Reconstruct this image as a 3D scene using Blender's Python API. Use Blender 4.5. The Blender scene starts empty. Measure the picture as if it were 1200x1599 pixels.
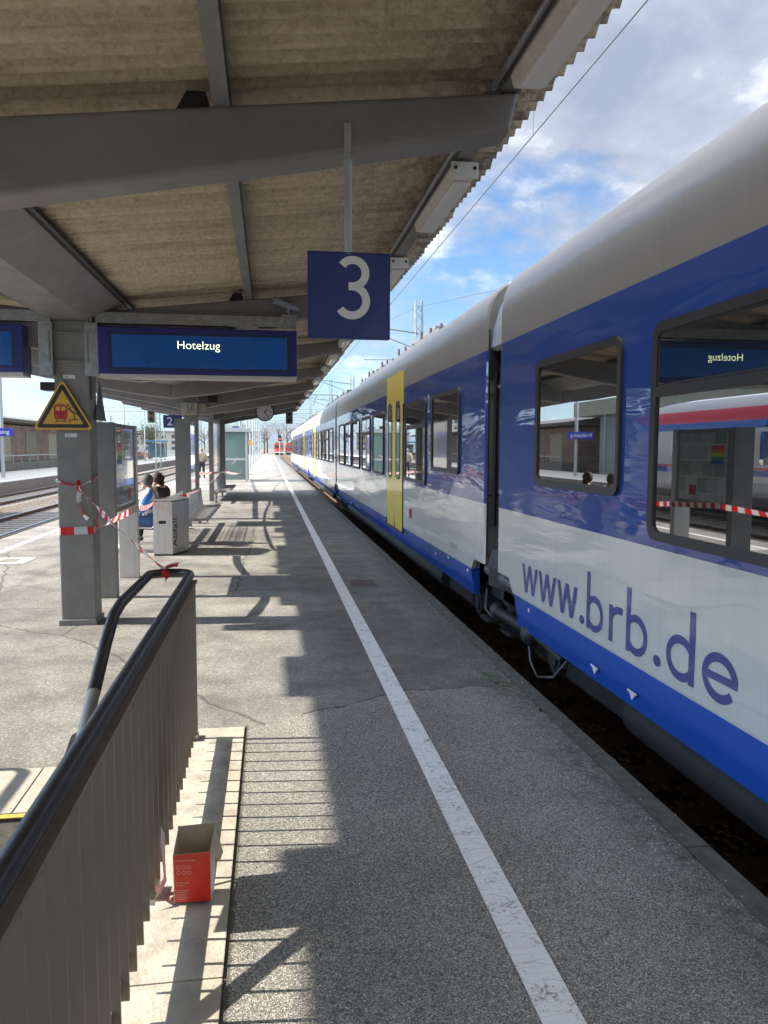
import bpy, bmesh, math, random
from mathutils import Vector, Matrix
random.seed(7)
S = bpy.context.scene
COL = S.collection
R = math.radians

# ------------------------------------------------------------ camera
F, CX, CY = 1200.0, 600.0, 799.5
VPX, VPY, ROLL, EYE = 421.0, 699.0, 0.009, 1.75
Yc = Vector((VPX-CX, -(VPY-CY), -F)).normalized()
up = Vector((-ROLL, 1, 0)); Zc = (up-up.dot(Yc)*Yc).normalized(); Xc = Yc.cross(Zc)
M3 = Matrix((Xc, Yc, Zc))            # rows: world axes in camera space => camera-to-world
cam_d = bpy.data.cameras.new('camera'); cam = bpy.data.objects.new('camera', cam_d); COL.objects.link(cam)
cam_d.sensor_fit = 'VERTICAL'; cam_d.sensor_height = 32.0; cam_d.lens = 32.0*F/1599.0
cam_d.clip_start = 0.05; cam_d.clip_end = 6000
cam.matrix_world = Matrix.Translation((0, 0, EYE)) @ M3.to_4x4()
S.camera = cam

# ------------------------------------------------------------ light
EXPOSURE = 1.6
SUN_STRENGTH = 4.0
SKY_STRENGTH = 0.103
SUNV = Vector((-1, 0.09, 0.655)).normalized()
S.view_settings.view_transform = 'Standard'; S.view_settings.look = 'None'
S.view_settings.exposure = EXPOSURE; S.view_settings.gamma = 1.0
sd = bpy.data.lights.new('sun', 'SUN'); sd.energy = SUN_STRENGTH; sd.angle = R(0.53); sd.color = (1.0, 0.92, 0.79)
so = bpy.data.objects.new('sun', sd); COL.objects.link(so)
so.rotation_euler = SUNV.to_track_quat('Z', 'Y').to_euler(); so.location = (-20, 0, 20)

W = bpy.data.worlds.new('World'); S.world = W; W.use_nodes = True
nt = W.node_tree; nt.nodes.clear(); N = nt.nodes.new; L = nt.links.new
out = N('ShaderNodeOutputWorld'); bg = N('ShaderNodeBackground'); bg.inputs[1].default_value = SKY_STRENGTH
sky = N('ShaderNodeTexSky'); sky.sky_type = 'NISHITA'; sky.sun_disc = False
sky.sun_elevation = math.asin(SUNV.z); sky.sun_rotation = math.atan2(SUNV.x, SUNV.y) % (2*math.pi)
sky.air_density = 1.0; sky.dust_density = 1.2; sky.ozone_density = 1.6; sky.altitude = 450
tc = N('ShaderNodeTexCoord')
sep = N('ShaderNodeSeparateXYZ'); L(tc.outputs['Generated'], sep.inputs[0])
def mth(op, a, b=None, c=None, clamp=False, tree=None):
    t = tree or nt
    n = t.nodes.new('ShaderNodeMath'); n.operation = op; n.use_clamp = clamp
    for i, v in enumerate((a, b, c)):
        if v is None: continue
        if isinstance(v, (int, float)): n.inputs[i].default_value = v
        else: t.links.new(v, n.inputs[i])
    return n.outputs[0]
zc = mth('MAXIMUM', sep.outputs[2], 0.03)
den = mth('ADD', zc, 0.28)
cmb = N('ShaderNodeCombineXYZ')
L(mth('DIVIDE', sep.outputs[0], den), cmb.inputs[0]); L(mth('DIVIDE', sep.outputs[1], den), cmb.inputs[1])
mp = N('ShaderNodeMapping'); L(cmb.outputs[0], mp.inputs[0]); mp.inputs['Location'].default_value = (3.1, 0.35, 0)
def noise(t, vec, scale, detail=6, rough=0.55, dist=0.0):
    n = t.nodes.new('ShaderNodeTexNoise'); n.inputs['Scale'].default_value = scale
    n.inputs['Detail'].default_value = detail; n.inputs['Roughness'].default_value = rough
    n.inputs['Distortion'].default_value = dist
    if vec is not None: t.links.new(vec, n.inputs['Vector'])
    return n.outputs[0]
def ramp(t, fac, stops, interp='LINEAR'):
    n = t.nodes.new('ShaderNodeValToRGB'); n.color_ramp.interpolation = interp
    e = n.color_ramp.elements
    while len(e) < len(stops): e.new(0.5)
    for i, (p, c) in enumerate(stops):
        e[i].position = p
        if isinstance(c, (int, float)): c = (c, c, c)
        e[i].color = (c[0], c[1], c[2], 1)
    t.links.new(fac, n.inputs[0]); return n.outputs[0]
def mixc(t, fac, a, b, mode='MIX'):
    n = t.nodes.new('ShaderNodeMix'); n.data_type = 'RGBA'; n.blend_type = mode
    for k, v in ((0, fac), (6, a), (7, b)):
        if isinstance(v, (int, float)) and k == 0: n.inputs[0].default_value = v
        elif isinstance(v, (tuple, list)): n.inputs[k].default_value = (v[0], v[1], v[2], 1)
        elif isinstance(v, (int, float)): n.inputs[k].default_value = (v, v, v, 1)
        else: t.links.new(v, n.inputs[k])
    return n.outputs[2]
n1 = noise(nt, mp.outputs[0], 1.5, 9, 0.55, 0.1)
n2 = noise(nt, mp.outputs[0], 4.2, 9, 0.6, 0.1)
n3 = noise(nt, mp.outputs[0], 0.5, 4, 0.5)
cl = mth('ADD', mth('MULTIPLY', n1, 0.72), mth('MULTIPLY', n2, 0.28))
# more cloud overhead and to the right, clearer low down and to the left
bias = mth('ADD', mth('MULTIPLY', sep.outputs[2], 0.20), mth('MULTIPLY', sep.outputs[0], 0.10))
cl = mth('ADD', cl, bias)
mask = ramp(nt, cl, [(0.46, 0.0), (0.55, 1.0)])
body = ramp(nt, mth('ADD', mth('MULTIPLY', n2, 0.55), mth('MULTIPLY', n3, 0.45)), [(0.38, (3.3, 3.8, 5.0)), (0.50, (4.6, 5.1, 6.2)), (0.60, (9.5, 9.9, 10.4))])
hz = ramp(nt, sep.outputs[2], [(0.0, 1.0), (0.10, 0.45), (0.30, 0.0)])
skyb = mixc(nt, 1.0, sky.outputs[0], (0.95, 1.35, 1.7), 'MULTIPLY')
skyb = mixc(nt, mth('MULTIPLY', hz, 0.8), skyb, (5.2, 6.9, 8.0))
fin = mixc(nt, mth('MULTIPLY', mask, mth('SUBTRACT', 1.0, mth('MULTIPLY', hz, 0.8))), skyb, body)
# the sky is brightest round the sun and overhead
dt = N('ShaderNodeVectorMath'); dt.operation = 'DOT_PRODUCT'; L(tc.outputs['Generated'], dt.inputs[0]); dt.inputs[1].default_value = SUNV
glow = ramp(nt, dt.outputs['Value'], [(0.0, 0.43), (0.35, 0.66), (0.95, 1.9)])
zen = ramp(nt, sep.outputs[2], [(0.45, 0.0), (0.75, 0.3)])
fin = mixc(nt, 1.0, fin, mth('ADD', glow, zen), 'MULTIPLY')
L(fin, bg.inputs[0]); L(bg.outputs[0], out.inputs[0])

S.cycles.diffuse_bounces = 6; S.cycles.max_bounces = 12
# ------------------------------------------------------------ materials
MATS = {}
def mat(name, col=(0.5, 0.5, 0.5), rough=0.6, metal=0.0, coat=0.0, spec=0.5, var=0.0, vscale=8.0, bump=0.0, bscale=60.0, emit=None, estr=1.0, stretch=None, coat_rough=0.03, rvar=0.0):
    if name in MATS: return MATS[name]
    m = bpy.data.materials.new(name); m.use_nodes = True; t = m.node_tree
    b = t.nodes['Principled BSDF']
    b.inputs['Base Color'].default_value = (*col, 1); b.inputs['Roughness'].default_value = rough
    b.inputs['Metallic'].default_value = metal; b.inputs['Coat Weight'].default_value = coat
    b.inputs['Coat Roughness'].default_value = coat_rough
    b.inputs['Specular IOR Level'].default_value = spec
    if emit:
        b.inputs['Emission Color'].default_value = (*emit, 1); b.inputs['Emission Strength'].default_value = estr
    if var or bump or rvar:
        c = t.nodes.new('ShaderNodeTexCoord'); v = c.outputs['Object']
        if stretch:
            q = t.nodes.new('ShaderNodeMapping'); q.inputs['Scale'].default_value = stretch; t.links.new(v, q.inputs[0]); v = q.outputs[0]
        if var:
            f = noise(t, v, vscale, 7, 0.65)
            lo = tuple(x*(1-var) for x in col); hi = tuple(min(1, x*(1+var)) for x in col)
            t.links.new(ramp(t, f, [(0.3, lo), (0.7, hi)]), b.inputs['Base Color'])
        if rvar:
            f = noise(t, v, vscale*1.7, 5, 0.6)
            t.links.new(ramp(t, f, [(0.3, max(0.02, rough-rvar)), (0.7, min(1, rough+rvar))]), b.inputs['Roughness'])
        if bump:
            f = noise(t, v, bscale, 4, 0.6)
            bn = t.nodes.new('ShaderNodeBump'); bn.inputs['Strength'].default_value = bump; bn.inputs['Distance'].default_value = 0.01
            t.links.new(f, bn.inputs['Height']); t.links.new(bn.outputs[0], b.inputs['Normal'])
    MATS[name] = m; return m

def world_pos(t):
    g = t.nodes.new('ShaderNodeNewGeometry'); s = t.nodes.new('ShaderNodeSeparateXYZ'); t.links.new(g.outputs['Position'], s.inputs[0])
    return g.outputs['Position'], s.outputs[0], s.outputs[1], s.outputs[2]

def platform_mat():
    m = bpy.data.materials.new('platform_asphalt'); m.use_nodes = True; t = m.node_tree; b = t.nodes['Principled BSDF']
    P, x, y, z = world_pos(t)
    M = lambda *a, **k: mth(*a, tree=t, **k)
    # aggregate
    def vor(scale):
        n = t.nodes.new('ShaderNodeTexVoronoi'); n.inputs['Scale'].default_value = scale; t.links.new(P, n.inputs['Vector']); return n
    v = vor(190); g = t.nodes.new('ShaderNodeSeparateColor'); t.links.new(v.outputs['Color'], g.inputs[0])
    stones = ramp(t, g.outputs[0], [(0.0, (0.14, 0.135, 0.125)), (0.35, (0.27, 0.26, 0.235)), (0.7, (0.42, 0.40, 0.36)), (0.95, (0.52, 0.50, 0.455)), (1.0, (0.75, 0.73, 0.69))])
    gap = ramp(t, v.outputs['Distance'], [(0.25, 1.0), (0.62, 0.55)])
    near = mixc(t, 1.0, stones, gap, 'MULTIPLY')
    # old smooth asphalt
    fn = noise(t, P, 95, 6, 0.7); md = noise(t, P, 2.2, 7, 0.62); bgk = noise(t, P, 0.55, 5, 0.55)
    sm = ramp(t, fn, [(0.3, (0.15, 0.145, 0.132)), (0.7, (0.335, 0.32, 0.29))])
    v2 = vor(85); g2 = t.nodes.new('ShaderNodeSeparateColor'); t.links.new(v2.outputs['Color'], g2.inputs[0])
    sm = mixc(t, 0.45, sm, ramp(t, g2.outputs[0], [(0.0, (0.10, 0.097, 0.09)), (0.5, (0.22, 0.21, 0.19)), (0.9, (0.34, 0.325, 0.30)), (1.0, (0.6, 0.59, 0.56))]))
    v3 = vor(0.42); g3 = t.nodes.new('ShaderNodeSeparateColor'); t.links.new(v3.outputs['Color'], g3.inputs[0])
    sm = mixc(t, 1.0, sm, ramp(t, g3.outputs[1], [(0.0, 0.84), (0.5, 1.0), (1.0, 1.10)]), 'MULTIPLY')
    spots = ramp(t, noise(t, P, 17, 3, 0.5), [(0.66, 1.0), (0.70, 0.62)])
    sm = mixc(t, 1.0, sm, spots, 'MULTIPLY')
    st = ramp(t, md, [(0.36, 0.76), (0.52, 1.0), (0.7, 1.12)])
    far_ = mixc(t, 1.0, sm, st, 'MULTIPLY')
    far_ = mixc(t, 1.0, far_, ramp(t, bgk, [(0.4, 0.86), (0.6, 1.1)]), 'MULTIPLY')
    # boundary between the resurfaced strip and the old asphalt
    wob = M('MULTIPLY', noise(t, P, 3.0, 4, 0.6), 0.30)
    bx = M('ADD', 4.60, M('MULTIPLY', M('MINIMUM', M('ADD', x, 0.16), 1.1), 0.56))
    d = M('SUBTRACT', y, M('ADD', bx, wob))
    zone = M('MULTIPLY', M('LESS_THAN', d, 0.0), M('GREATER_THAN', x, -0.17))
    edge = M('MULTIPLY', M('LESS_THAN', M('ABSOLUTE', d), 0.012), M('GREATER_THAN', x, 0.2))
    near = mixc(t, 1.0, near, ramp(t, noise(t, P, 1.6, 4, 0.6), [(0.35, 0.88), (0.65, 1.1)]), 'MULTIPLY')
    c = mixc(t, zone, far_, near)
    c = mixc(t, M('MULTIPLY', edge, 0.75), c, (0.05, 0.047, 0.04))
    # cracks with tar
    vc = t.nodes.new('ShaderNodeTexVoronoi'); vc.feature = 'DISTANCE_TO_EDGE'; vc.inputs['Scale'].default_value = 0.23
    wn = t.nodes.new('ShaderNodeTexNoise'); wn.inputs['Scale'].default_value = 1.3; wn.inputs['Detail'].default_value = 6; t.links.new(P, wn.inputs['Vector'])
    mx = mixc(t, 0.22, P, wn.outputs['Color']); t.links.new(mx, vc.inputs['Vector'])
    ck = M('MULTIPLY', M('LESS_THAN', vc.outputs['Distance'], 0.0022), M('SUBTRACT', 1.0, zone))
    c = mixc(t, M('MULTIPLY', ck, 0.65), c, (0.06, 0.056, 0.05))
    # grime along the platform edge
    gr = M('MULTIPLY', ramp(t, M('ADD', x, M('MULTIPLY', M('SUBTRACT', noise(t, P, 2.5, 6, 0.7), 0.5), 0.9)), [(0.0, 0.0), (1.0, 1.0)]), 1.0)
    gx = M('ADD', x, M('MULTIPLY', M('SUBTRACT', noise(t, P, 3.5, 7, 0.75), 0.5), 0.75))
    gm = M('MULTIPLY', M('SUBTRACT', gx, 1.45), 3.2, clamp=True)
    moss = ramp(t, noise(t, P, 12, 8, 0.85), [(0.40, 1.0), (0.58, 0.25)])
    c = mixc(t, M('MULTIPLY', M('MULTIPLY', gm, moss), 0.9), c, (0.055, 0.05, 0.04))
    # broad old dirt in the standing zone beyond the patch
    gm2 = M('MULTIPLY', M('MULTIPLY', M('SUBTRACT', x, 0.25), 1.6, clamp=True), M('SUBTRACT', 1.0, zone))
    moss2 = ramp(t, noise(t, P, 3.2, 8, 0.75), [(0.40, 0.75), (0.62, 0.2)])
    c = mixc(t, M('MULTIPLY', gm2, moss2), c, (0.105, 0.105, 0.10))
    # moss and dirt by the coping of the stairwell
    lm = M('MULTIPLY', M('MULTIPLY', M('LESS_THAN', y, 4.8), M('GREATER_THAN', x, -0.17)), M('LESS_THAN', M('ADD', x, M('MULTIPLY', noise(t, P, 28, 6, 0.8), 0.07)), -0.110))
    c = mixc(t, M('MULTIPLY', lm, 0.75), c, (0.07, 0.06, 0.045))
    t.links.new(c, b.inputs['Base Color']); b.inputs['Roughness'].default_value = 0.85
    b.inputs['Specular IOR Level'].default_value = 0.3
    h = mixc(t, zone, fn, v.outputs['Distance'])
    bn = t.nodes.new('ShaderNodeBump'); bn.inputs['Strength'].default_value = 0.55; bn.inputs['Distance'].default_value = 0.004; bn.invert = False
    t.links.new(h, bn.inputs['Height']); t.links.new(bn.outputs[0], b.inputs['Normal'])
    return m

def paint_line_mat():
    m = bpy.data.materials.new('worn_white_paint'); m.use_nodes = True; t = m.node_tree; b = t.nodes['Principled BSDF']
    P, x, y, z = world_pos(t)
    f = mth('ADD', mth('MULTIPLY', noise(t, P, 60, 6, 0.8), 0.6, tree=t), mth('MULTIPLY', noise(t, P, 6, 6, 0.7), 0.4, tree=t), tree=t)
    wear = ramp(t, f, [(0.405, 1.0), (0.455, 0.0)])
    c = mixc(t, wear, ramp(t, noise(t, P, 22, 5, 0.7), [(0.3, (0.72, 0.72, 0.72)), (0.7, (0.82, 0.82, 0.82))]), (0.22, 0.21, 0.19))
    # fine cross cracks
    mpn = t.nodes.new('ShaderNodeMapping'); mpn.inputs['Scale'].default_value = (3.5, 26, 1); t.links.new(P, mpn.inputs[0])
    vc = t.nodes.new('ShaderNodeTexVoronoi'); vc.feature = 'DISTANCE_TO_EDGE'; vc.inputs['Scale'].default_value = 1.0; t.links.new(mpn.outputs[0], vc.inputs['Vector'])
    c = mixc(t, mth('MULTIPLY', mth('LESS_THAN', vc.outputs['Distance'], 0.025, tree=t), 0.25, tree=t), c, (0.15, 0.15, 0.14))
    t.links.new(c, b.inputs['Base Color']); b.inputs['Roughness'].default_value = 0.75
    bn = t.nodes.new('ShaderNodeBump'); bn.inputs['Strength'].default_value = 0.5; bn.inputs['Distance'].default_value = 0.003
    t.links.new(noise(t, P, 130, 4, 0.7), bn.inputs['Height']); t.links.new(bn.outputs[0], b.inputs['Normal'])
    return m

def livery_mat(name, stops, wav=1.0):
    """glossy coach paint; colour bands follow height, pressed panels ripple the reflections"""
    m = bpy.data.materials.new(name); m.use_nodes = True; t = m.node_tree; b = t.nodes['Principled BSDF']
    P, x, y, z = world_pos(t)
    f = mth('DIVIDE', mth('ADD', z, 0.5, tree=t), 4.5, tree=t)
    c = ramp(t, f, [((zz+0.5)/4.5, col) for zz, col in stops], 'CONSTANT')
    mp_ = t.nodes.new('ShaderNodeMapping'); mp_.inputs['Scale'].default_value = (1, 1.0, 22); t.links.new(P, mp_.inputs[0])
    dirt = noise(t, mp_.outputs[0], 1.2, 6, 0.65)
    mp3 = t.nodes.new('ShaderNodeMapping'); mp3.inputs['Scale'].default_value = (1, 14, 0.8); t.links.new(P, mp3.inputs[0])
    streak = noise(t, mp3.outputs[0], 1.0, 6, 0.7)
    c = mixc(t, 1.0, c, ramp(t, streak, [(0.35, 0.95), (0.6, 1.01)]), 'MULTIPLY')
    t.links.new(c, b.inputs['Base Color'])
    b.inputs['Roughness'].default_value = 0.5; b.inputs['Specular IOR Level'].default_value = 0.15
    t.links.new(ramp(t, f, [(0.0, 1.0), ((2.69+0.5)/4.5, 1.0), ((2.70+0.5)/4.5, 0.35), (1.0, 0.3)]), b.inputs['Coat Weight']); t.links.new(ramp(t, f, [((2.69+0.5)/4.5, 0.04), ((2.70+0.5)/4.5, 0.16)]), b.inputs['Coat Roughness']); b.inputs['Coat IOR'].default_value = 1.6
    mp2 = t.nodes.new('ShaderNodeMapping'); mp2.inputs['Scale'].default_value = (1, 0.55, 3.4); t.links.new(P, mp2.inputs[0])
    h = noise(t, mp2.outputs[0], 1.0, 3, 0.5, 0.4)
    bn = t.nodes.new('ShaderNodeBump'); bn.inputs['Strength'].default_value = 1.0; bn.inputs['Distance'].default_value = 0.013*wav
    t.links.new(h, bn.inputs['Height'])
    t.links.new(bn.outputs[0], b.inputs['Coat Normal'])
    return m

def sheet_mat():
    m = bpy.data.materials.new('fibre_cement_sheet'); m.use_nodes = True; t = m.node_tree; b = t.nodes['Principled BSDF']
    P, x, y, z = world_pos(t)
    a = noise(t, P, 26, 8, 0.75, 0.6)
    c = ramp(t, a, [(0.28, (0.36, 0.295, 0.205)), (0.5, (0.57, 0.48, 0.36)), (0.72, (0.72, 0.63, 0.50))])
    mp_ = t.nodes.new('ShaderNodeMapping'); mp_.inputs['Scale'].default_value = (0.5, 4, 1); t.links.new(P, mp_.inputs[0])
    s = noise(t, mp_.outputs[0], 1.3, 7, 0.7)
    c = mixc(t, 1.0, c, ramp(t, s, [(0.34, 0.72), (0.55, 1.0), (0.75, 1.15)]), 'MULTIPLY')
    # weathering: darker, algae stained toward the open edge
    e = mth('MULTIPLY', mth('SUBTRACT', mth('ADD', x, mth('MULTIPLY', s, 0.8, tree=t), tree=t), 0.75, tree=t), 1.1, clamp=True, tree=t)
    blot = ramp(t, noise(t, P, 9, 7, 0.75, 0.8), [(0.42, 0.42), (0.56, 1.0)])
    c = mixc(t, e, c, mixc(t, 1.0, c, blot, 'MULTIPLY'))
    t.links.new(c, b.inputs['Base Color']); b.inputs['Roughness'].default_value = 0.95; b.inputs['Specular IOR Level'].default_value = 0.15
    bn = t.nodes.new('ShaderNodeBump'); bn.inputs['Strength'].default_value = 0.7; bn.inputs['Distance'].default_value = 0.006
    t.links.new(a, bn.inputs['Height']); t.links.new(bn.outputs[0], b.inputs['Normal'])
    return m

def ballast_mat(name, col, scale=22):
    m = bpy.data.materials.new(name); m.use_nodes = True; t = m.node_tree; b = t.nodes['Principled BSDF']
    P, x, y, z = world_pos(t)
    v = t.nodes.new('ShaderNodeTexVoronoi'); v.inputs['Scale'].default_value = scale; t.links.new(P, v.inputs['Vector'])
    g = t.nodes.new('ShaderNodeSeparateColor'); t.links.new(v.outputs['Color'], g.inputs[0])
    c = ramp(t, g.outputs[0], [(0, tuple(k*0.45 for k in col)), (0.6, col), (1, tuple(min(1, k*1.7) for k in col))])
    c = mixc(t, 1.0, c, ramp(t, v.outputs['Distance'], [(0.2, 1.0), (0.7, 0.35)]), 'MULTIPLY')
    t.links.new(c, b.inputs['Base Color']); b.inputs['Roughness'].default_value = 0.9
    bn = t.nodes.new('ShaderNodeBump'); bn.inputs['Strength'].default_value = 1.0; bn.inputs['Distance'].default_value = 0.03; bn.invert = True
    t.links.new(v.outputs['Distance'], bn.inputs['Height']); t.links.new(bn.outputs[0], b.inputs['Normal'])
    return m

def brick_mat():
    m = bpy.data.materials.new('brick_wall'); m.use_nodes = True; t = m.node_tree; b = t.nodes['Principled BSDF']
    g = t.nodes.new('ShaderNodeTexCoord'); s = t.nodes.new('ShaderNodeSeparateXYZ'); t.links.new(g.outputs['Object'], s.inputs[0])
    c_ = t.nodes.new('ShaderNodeCombineXYZ'); t.links.new(s.outputs[1], c_.inputs[0]); t.links.new(s.outputs[2], c_.inputs[1])
    br = t.nodes.new('ShaderNodeTexBrick'); t.links.new(c_.outputs[0], br.inputs[0]); br.inputs['Scale'].default_value = 2.2
    br.inputs['Color1'].default_value = (0.33, 0.22, 0.17, 1); br.inputs['Color2'].default_value = (0.24, 0.16, 0.13, 1); br.inputs['Mortar'].default_value = (0.33, 0.30, 0.26, 1)
    t.links.new(mixc(t, 1.0, br.outputs[0], ramp(t, noise(t, g.outputs['Object'], 0.8, 6, 0.6), [(0.35, 0.8), (0.65, 1.25)]), 'MULTIPLY'), b.inputs['Base Color'])
    b.inputs['Roughness'].default_value = 0.9
    return m

def tape_mat(name='barrier_tape_red_white', pitch=0.25, axis_uv=True):
    m = bpy.data.materials.new(name); m.use_nodes = True; t = m.node_tree; b = t.nodes['Principled BSDF']
    a = t.nodes.new('ShaderNodeAttribute'); a.attribute_name = 'run'
    f = mth('FRACT', mth('DIVIDE', a.outputs['Fac'], pitch, tree=t), tree=t)
    c = ramp(t, f, [(0.0, (0.72, 0.71, 0.72)), (0.5, (0.62, 0.015, 0.02))], 'CONSTANT')
    t.links.new(c, b.inputs['Base Color']); b.inputs['Roughness'].default_value = 0.3
    # thin plastic: some light comes through
    tr = t.nodes.new('ShaderNodeBsdfTranslucent'); t.links.new(c, tr.inputs[0])
    mx = t.nodes.new('ShaderNodeMixShader'); mx.inputs[0].default_value = 0.3
    t.links.new(b.outputs[0], mx.inputs[1]); t.links.new(tr.outputs[0], mx.inputs[2]); t.links.new(mx.outputs[0], t.nodes['Material Output'].inputs[0])
    return m

# ------------------------------------------------------------ mesh builder
class MB:
    def __init__(s): s.v = []; s.f = []; s.m = []; s.sm = []; s.run = None
    def add(s, vs, fs, mi=0, smooth=False):
        o = len(s.v); s.v += [tuple(p) for p in vs]
        for f in fs: s.f.append([i+o for i in f]); s.m.append(mi); s.sm.append(smooth)
        return s
    def box(s, x0, x1, y0, y1, z0, z1, mi=0):
        if x0 > x1: x0, x1 = x1, x0
        if y0 > y1: y0, y1 = y1, y0
        if z0 > z1: z0, z1 = z1, z0
        vs = [(x, y, z) for z in (z0, z1) for y in (y0, y1) for x in (x0, x1)]
        return s.add(vs, [(0, 2, 3, 1), (4, 5, 7, 6), (0, 1, 5, 4), (2, 6, 7, 3), (0, 4, 6, 2), (1, 3, 7, 5)], mi)
    def cbox(s, x0, x1, y0, y1, z0, z1, c=0.01, mi=0):
        """box with chamfered vertical and horizontal edges"""
        bm = bmesh.new(); bmesh.ops.create_cube(bm, size=1)
        for v in bm.verts: v.co = Vector(((x0+x1)/2+v.co.x*abs(x1-x0), (y0+y1)/2+v.co.y*abs(y1-y0), (z0+z1)/2+v.co.z*abs(z1-z0)))
        c = min(c, abs(x1-x0)*.45, abs(y1-y0)*.45, abs(z1-z0)*.45)
        bmesh.ops.bevel(bm, geom=list(bm.edges), offset=c, segments=2, affect='EDGES', profile=0.7)
        return s.addbm(bm, mi)
    def addbm(s, bm, mi=0, smooth=False, mtx=None):
        if mtx: bm.transform(mtx)
        bm.verts.index_update()
        s.add([v.co[:] for v in bm.verts], [[v.index for v in f.verts] for f in bm.faces], mi, smooth); bm.free(); return s
    def addmesh(s, me, mtx=None, mi=0, smooth=False):
        vs = [(mtx @ v.co) if mtx else v.co for v in me.vertices]
        return s.add([tuple(v) for v in vs], [list(p.vertices) for p in me.polygons], mi, smooth)
    def frame(s, d):
        d = Vector(d).normalized(); a = Vector((0, 0, 1)) if abs(d.z) < 0.9 else Vector((1, 0, 0))
        u = d.cross(a).normalized(); return u, d.cross(u).normalized()
    def cyl(s, p0, p1, r0, r1=None, n=12, mi=0, cap=True, smooth=True):
        r1 = r0 if r1 is None else r1; p0 = Vector(p0); p1 = Vector(p1); u, w = s.frame(p1-p0)
        ring = lambda p, r: [p+u*r*math.cos(2*math.pi*i/n)+w*r*math.sin(2*math.pi*i/n) for i in range(n)]
        s.add(ring(p0, r0)+ring(p1, r1), [(i, (i+1) % n, n+(i+1) % n, n+i) for i in range(n)], mi, smooth)
        if cap: s.add(ring(p0, r0), [list(range(n))[::-1]], mi); s.add(ring(p1, r1), [list(range(n))], mi)
        return s
    def tube(s, pts, r, n=10, mi=0, smooth=True):
        pts = [Vector(p) for p in pts]; k = len(pts); u = None; vs = []
        for i, p in enumerate(pts):
            d = (pts[min(i+1, k-1)]-pts[max(i-1, 0)]).normalized()
            if u is None: u, w = s.frame(d)
            else:
                u = (u-d*u.dot(d)).normalized(); w = d.cross(u)
            rr = r[i] if isinstance(r, (list, tuple)) else r
            vs += [p+u*rr*math.cos(2*math.pi*j/n)+w*rr*math.sin(2*math.pi*j/n) for j in range(n)]
        fs = [(i*n+j, i*n+(j+1) % n, (i+1)*n+(j+1) % n, (i+1)*n+j) for i in range(k-1) for j in range(n)]
        s.add(vs, fs, mi, smooth); s.add(vs[:n], [list(range(n))[::-1]], mi); s.add(vs[-n:], [list(range(n))], mi); return s
    def prism(s, poly, axis, a0, a1, mi=0):
        """poly: 2-D points; axis 'x': (y,z) extruded in x, 'y': (x,z), 'z': (x,y)"""
        mk = {'x': lambda p, a: (a, p[0], p[1]), 'y': lambda p, a: (p[0], a, p[1]), 'z': lambda p, a: (p[0], p[1], a)}[axis]
        n = len(poly); ar = sum(poly[i][0]*poly[(i+1) % n][1]-poly[(i+1) % n][0]*poly[i][1] for i in range(n))
        if (ar < 0): poly = poly[::-1]
        vs = [mk(p, a0) for p in poly]+[mk(p, a1) for p in poly]
        return s.add(vs, [list(range(n))[::-1], list(range(n, 2*n))]+[(i, (i+1) % n, n+(i+1) % n, n+i) for i in range(n)], mi)
    def sphere(s, c, r, mi=0, sc=(1, 1, 1), n=12):
        bm = bmesh.new(); bmesh.ops.create_uvsphere(bm, u_segments=n, v_segments=max(6, n*2//3), radius=r)
        for v in bm.verts: v.co = Vector((c[0]+v.co.x*sc[0], c[1]+v.co.y*sc[1], c[2]+v.co.z*sc[2]))
        return s.addbm(bm, mi, True)
    def build(s, name, mats, parent=None, origin=None):
        """vertices are given in world space; the object's origin is its thing's base"""
        if parent is not None: o0 = root_loc(parent)
        else: o0 = Vector(origin) if origin else Vector((0, 0, 0))
        me = bpy.data.meshes.new(name)
        me.from_pydata([(x-o0.x, y-o0.y, z-o0.z) for x, y, z in s.v], [], s.f); me.update()
        if not isinstance(mats, (list, tuple)): mats = [mats]
        for m in mats: me.materials.append(m)
        me.polygons.foreach_set('material_index', s.m); me.polygons.foreach_set('use_smooth', s.sm)
        if s.run is not None:
            at = me.attributes.new('run', 'FLOAT', 'POINT'); at.data.foreach_set('value', s.run)
        bm = bmesh.new(); bm.from_mesh(me); bmesh.ops.recalc_face_normals(bm, faces=bm.faces); bm.to_mesh(me); bm.free()
        o = bpy.data.objects.new(name, me); COL.objects.link(o)
        if parent is not None: o.parent = parent
        else: o.location = o0
        return o
def root_loc(o):
    v = Vector((0, 0, 0))
    while o is not None: v += o.location; o = o.parent
    return v
def thing(name, loc, label, cat, group=None):
    o = bpy.data.objects.new(name, None); COL.objects.link(o); o.location = loc; o.empty_display_size = 0.2
    return tag(o, label, cat, group)
def tag(o, label, cat, group=None, kind=None):
    o['label'] = label; o['category'] = cat
    if group: o['group'] = group
    if kind: o['kind'] = kind
    return o
def struct(o, label, cat='setting'):
    o['kind'] = 'structure'; o['label'] = label; o['category'] = cat; return o
def copy_tree(o, loc=None, parent=None, label=None):
    c = o.copy(); COL.objects.link(c)
    if parent is not None: c.parent = parent
    if loc is not None: c.location = loc
    if label: c['label'] = label
    for ch in list(o.children): copy_tree(ch, None, c)
    return c
ORD = ['nearest', 'second', 'third', 'fourth', 'fifth', 'sixth', 'seventh', 'eighth', 'ninth', 'tenth', 'eleventh', 'twelfth', 'thirteenth', 'fourteenth', 'fifteenth']
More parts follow.
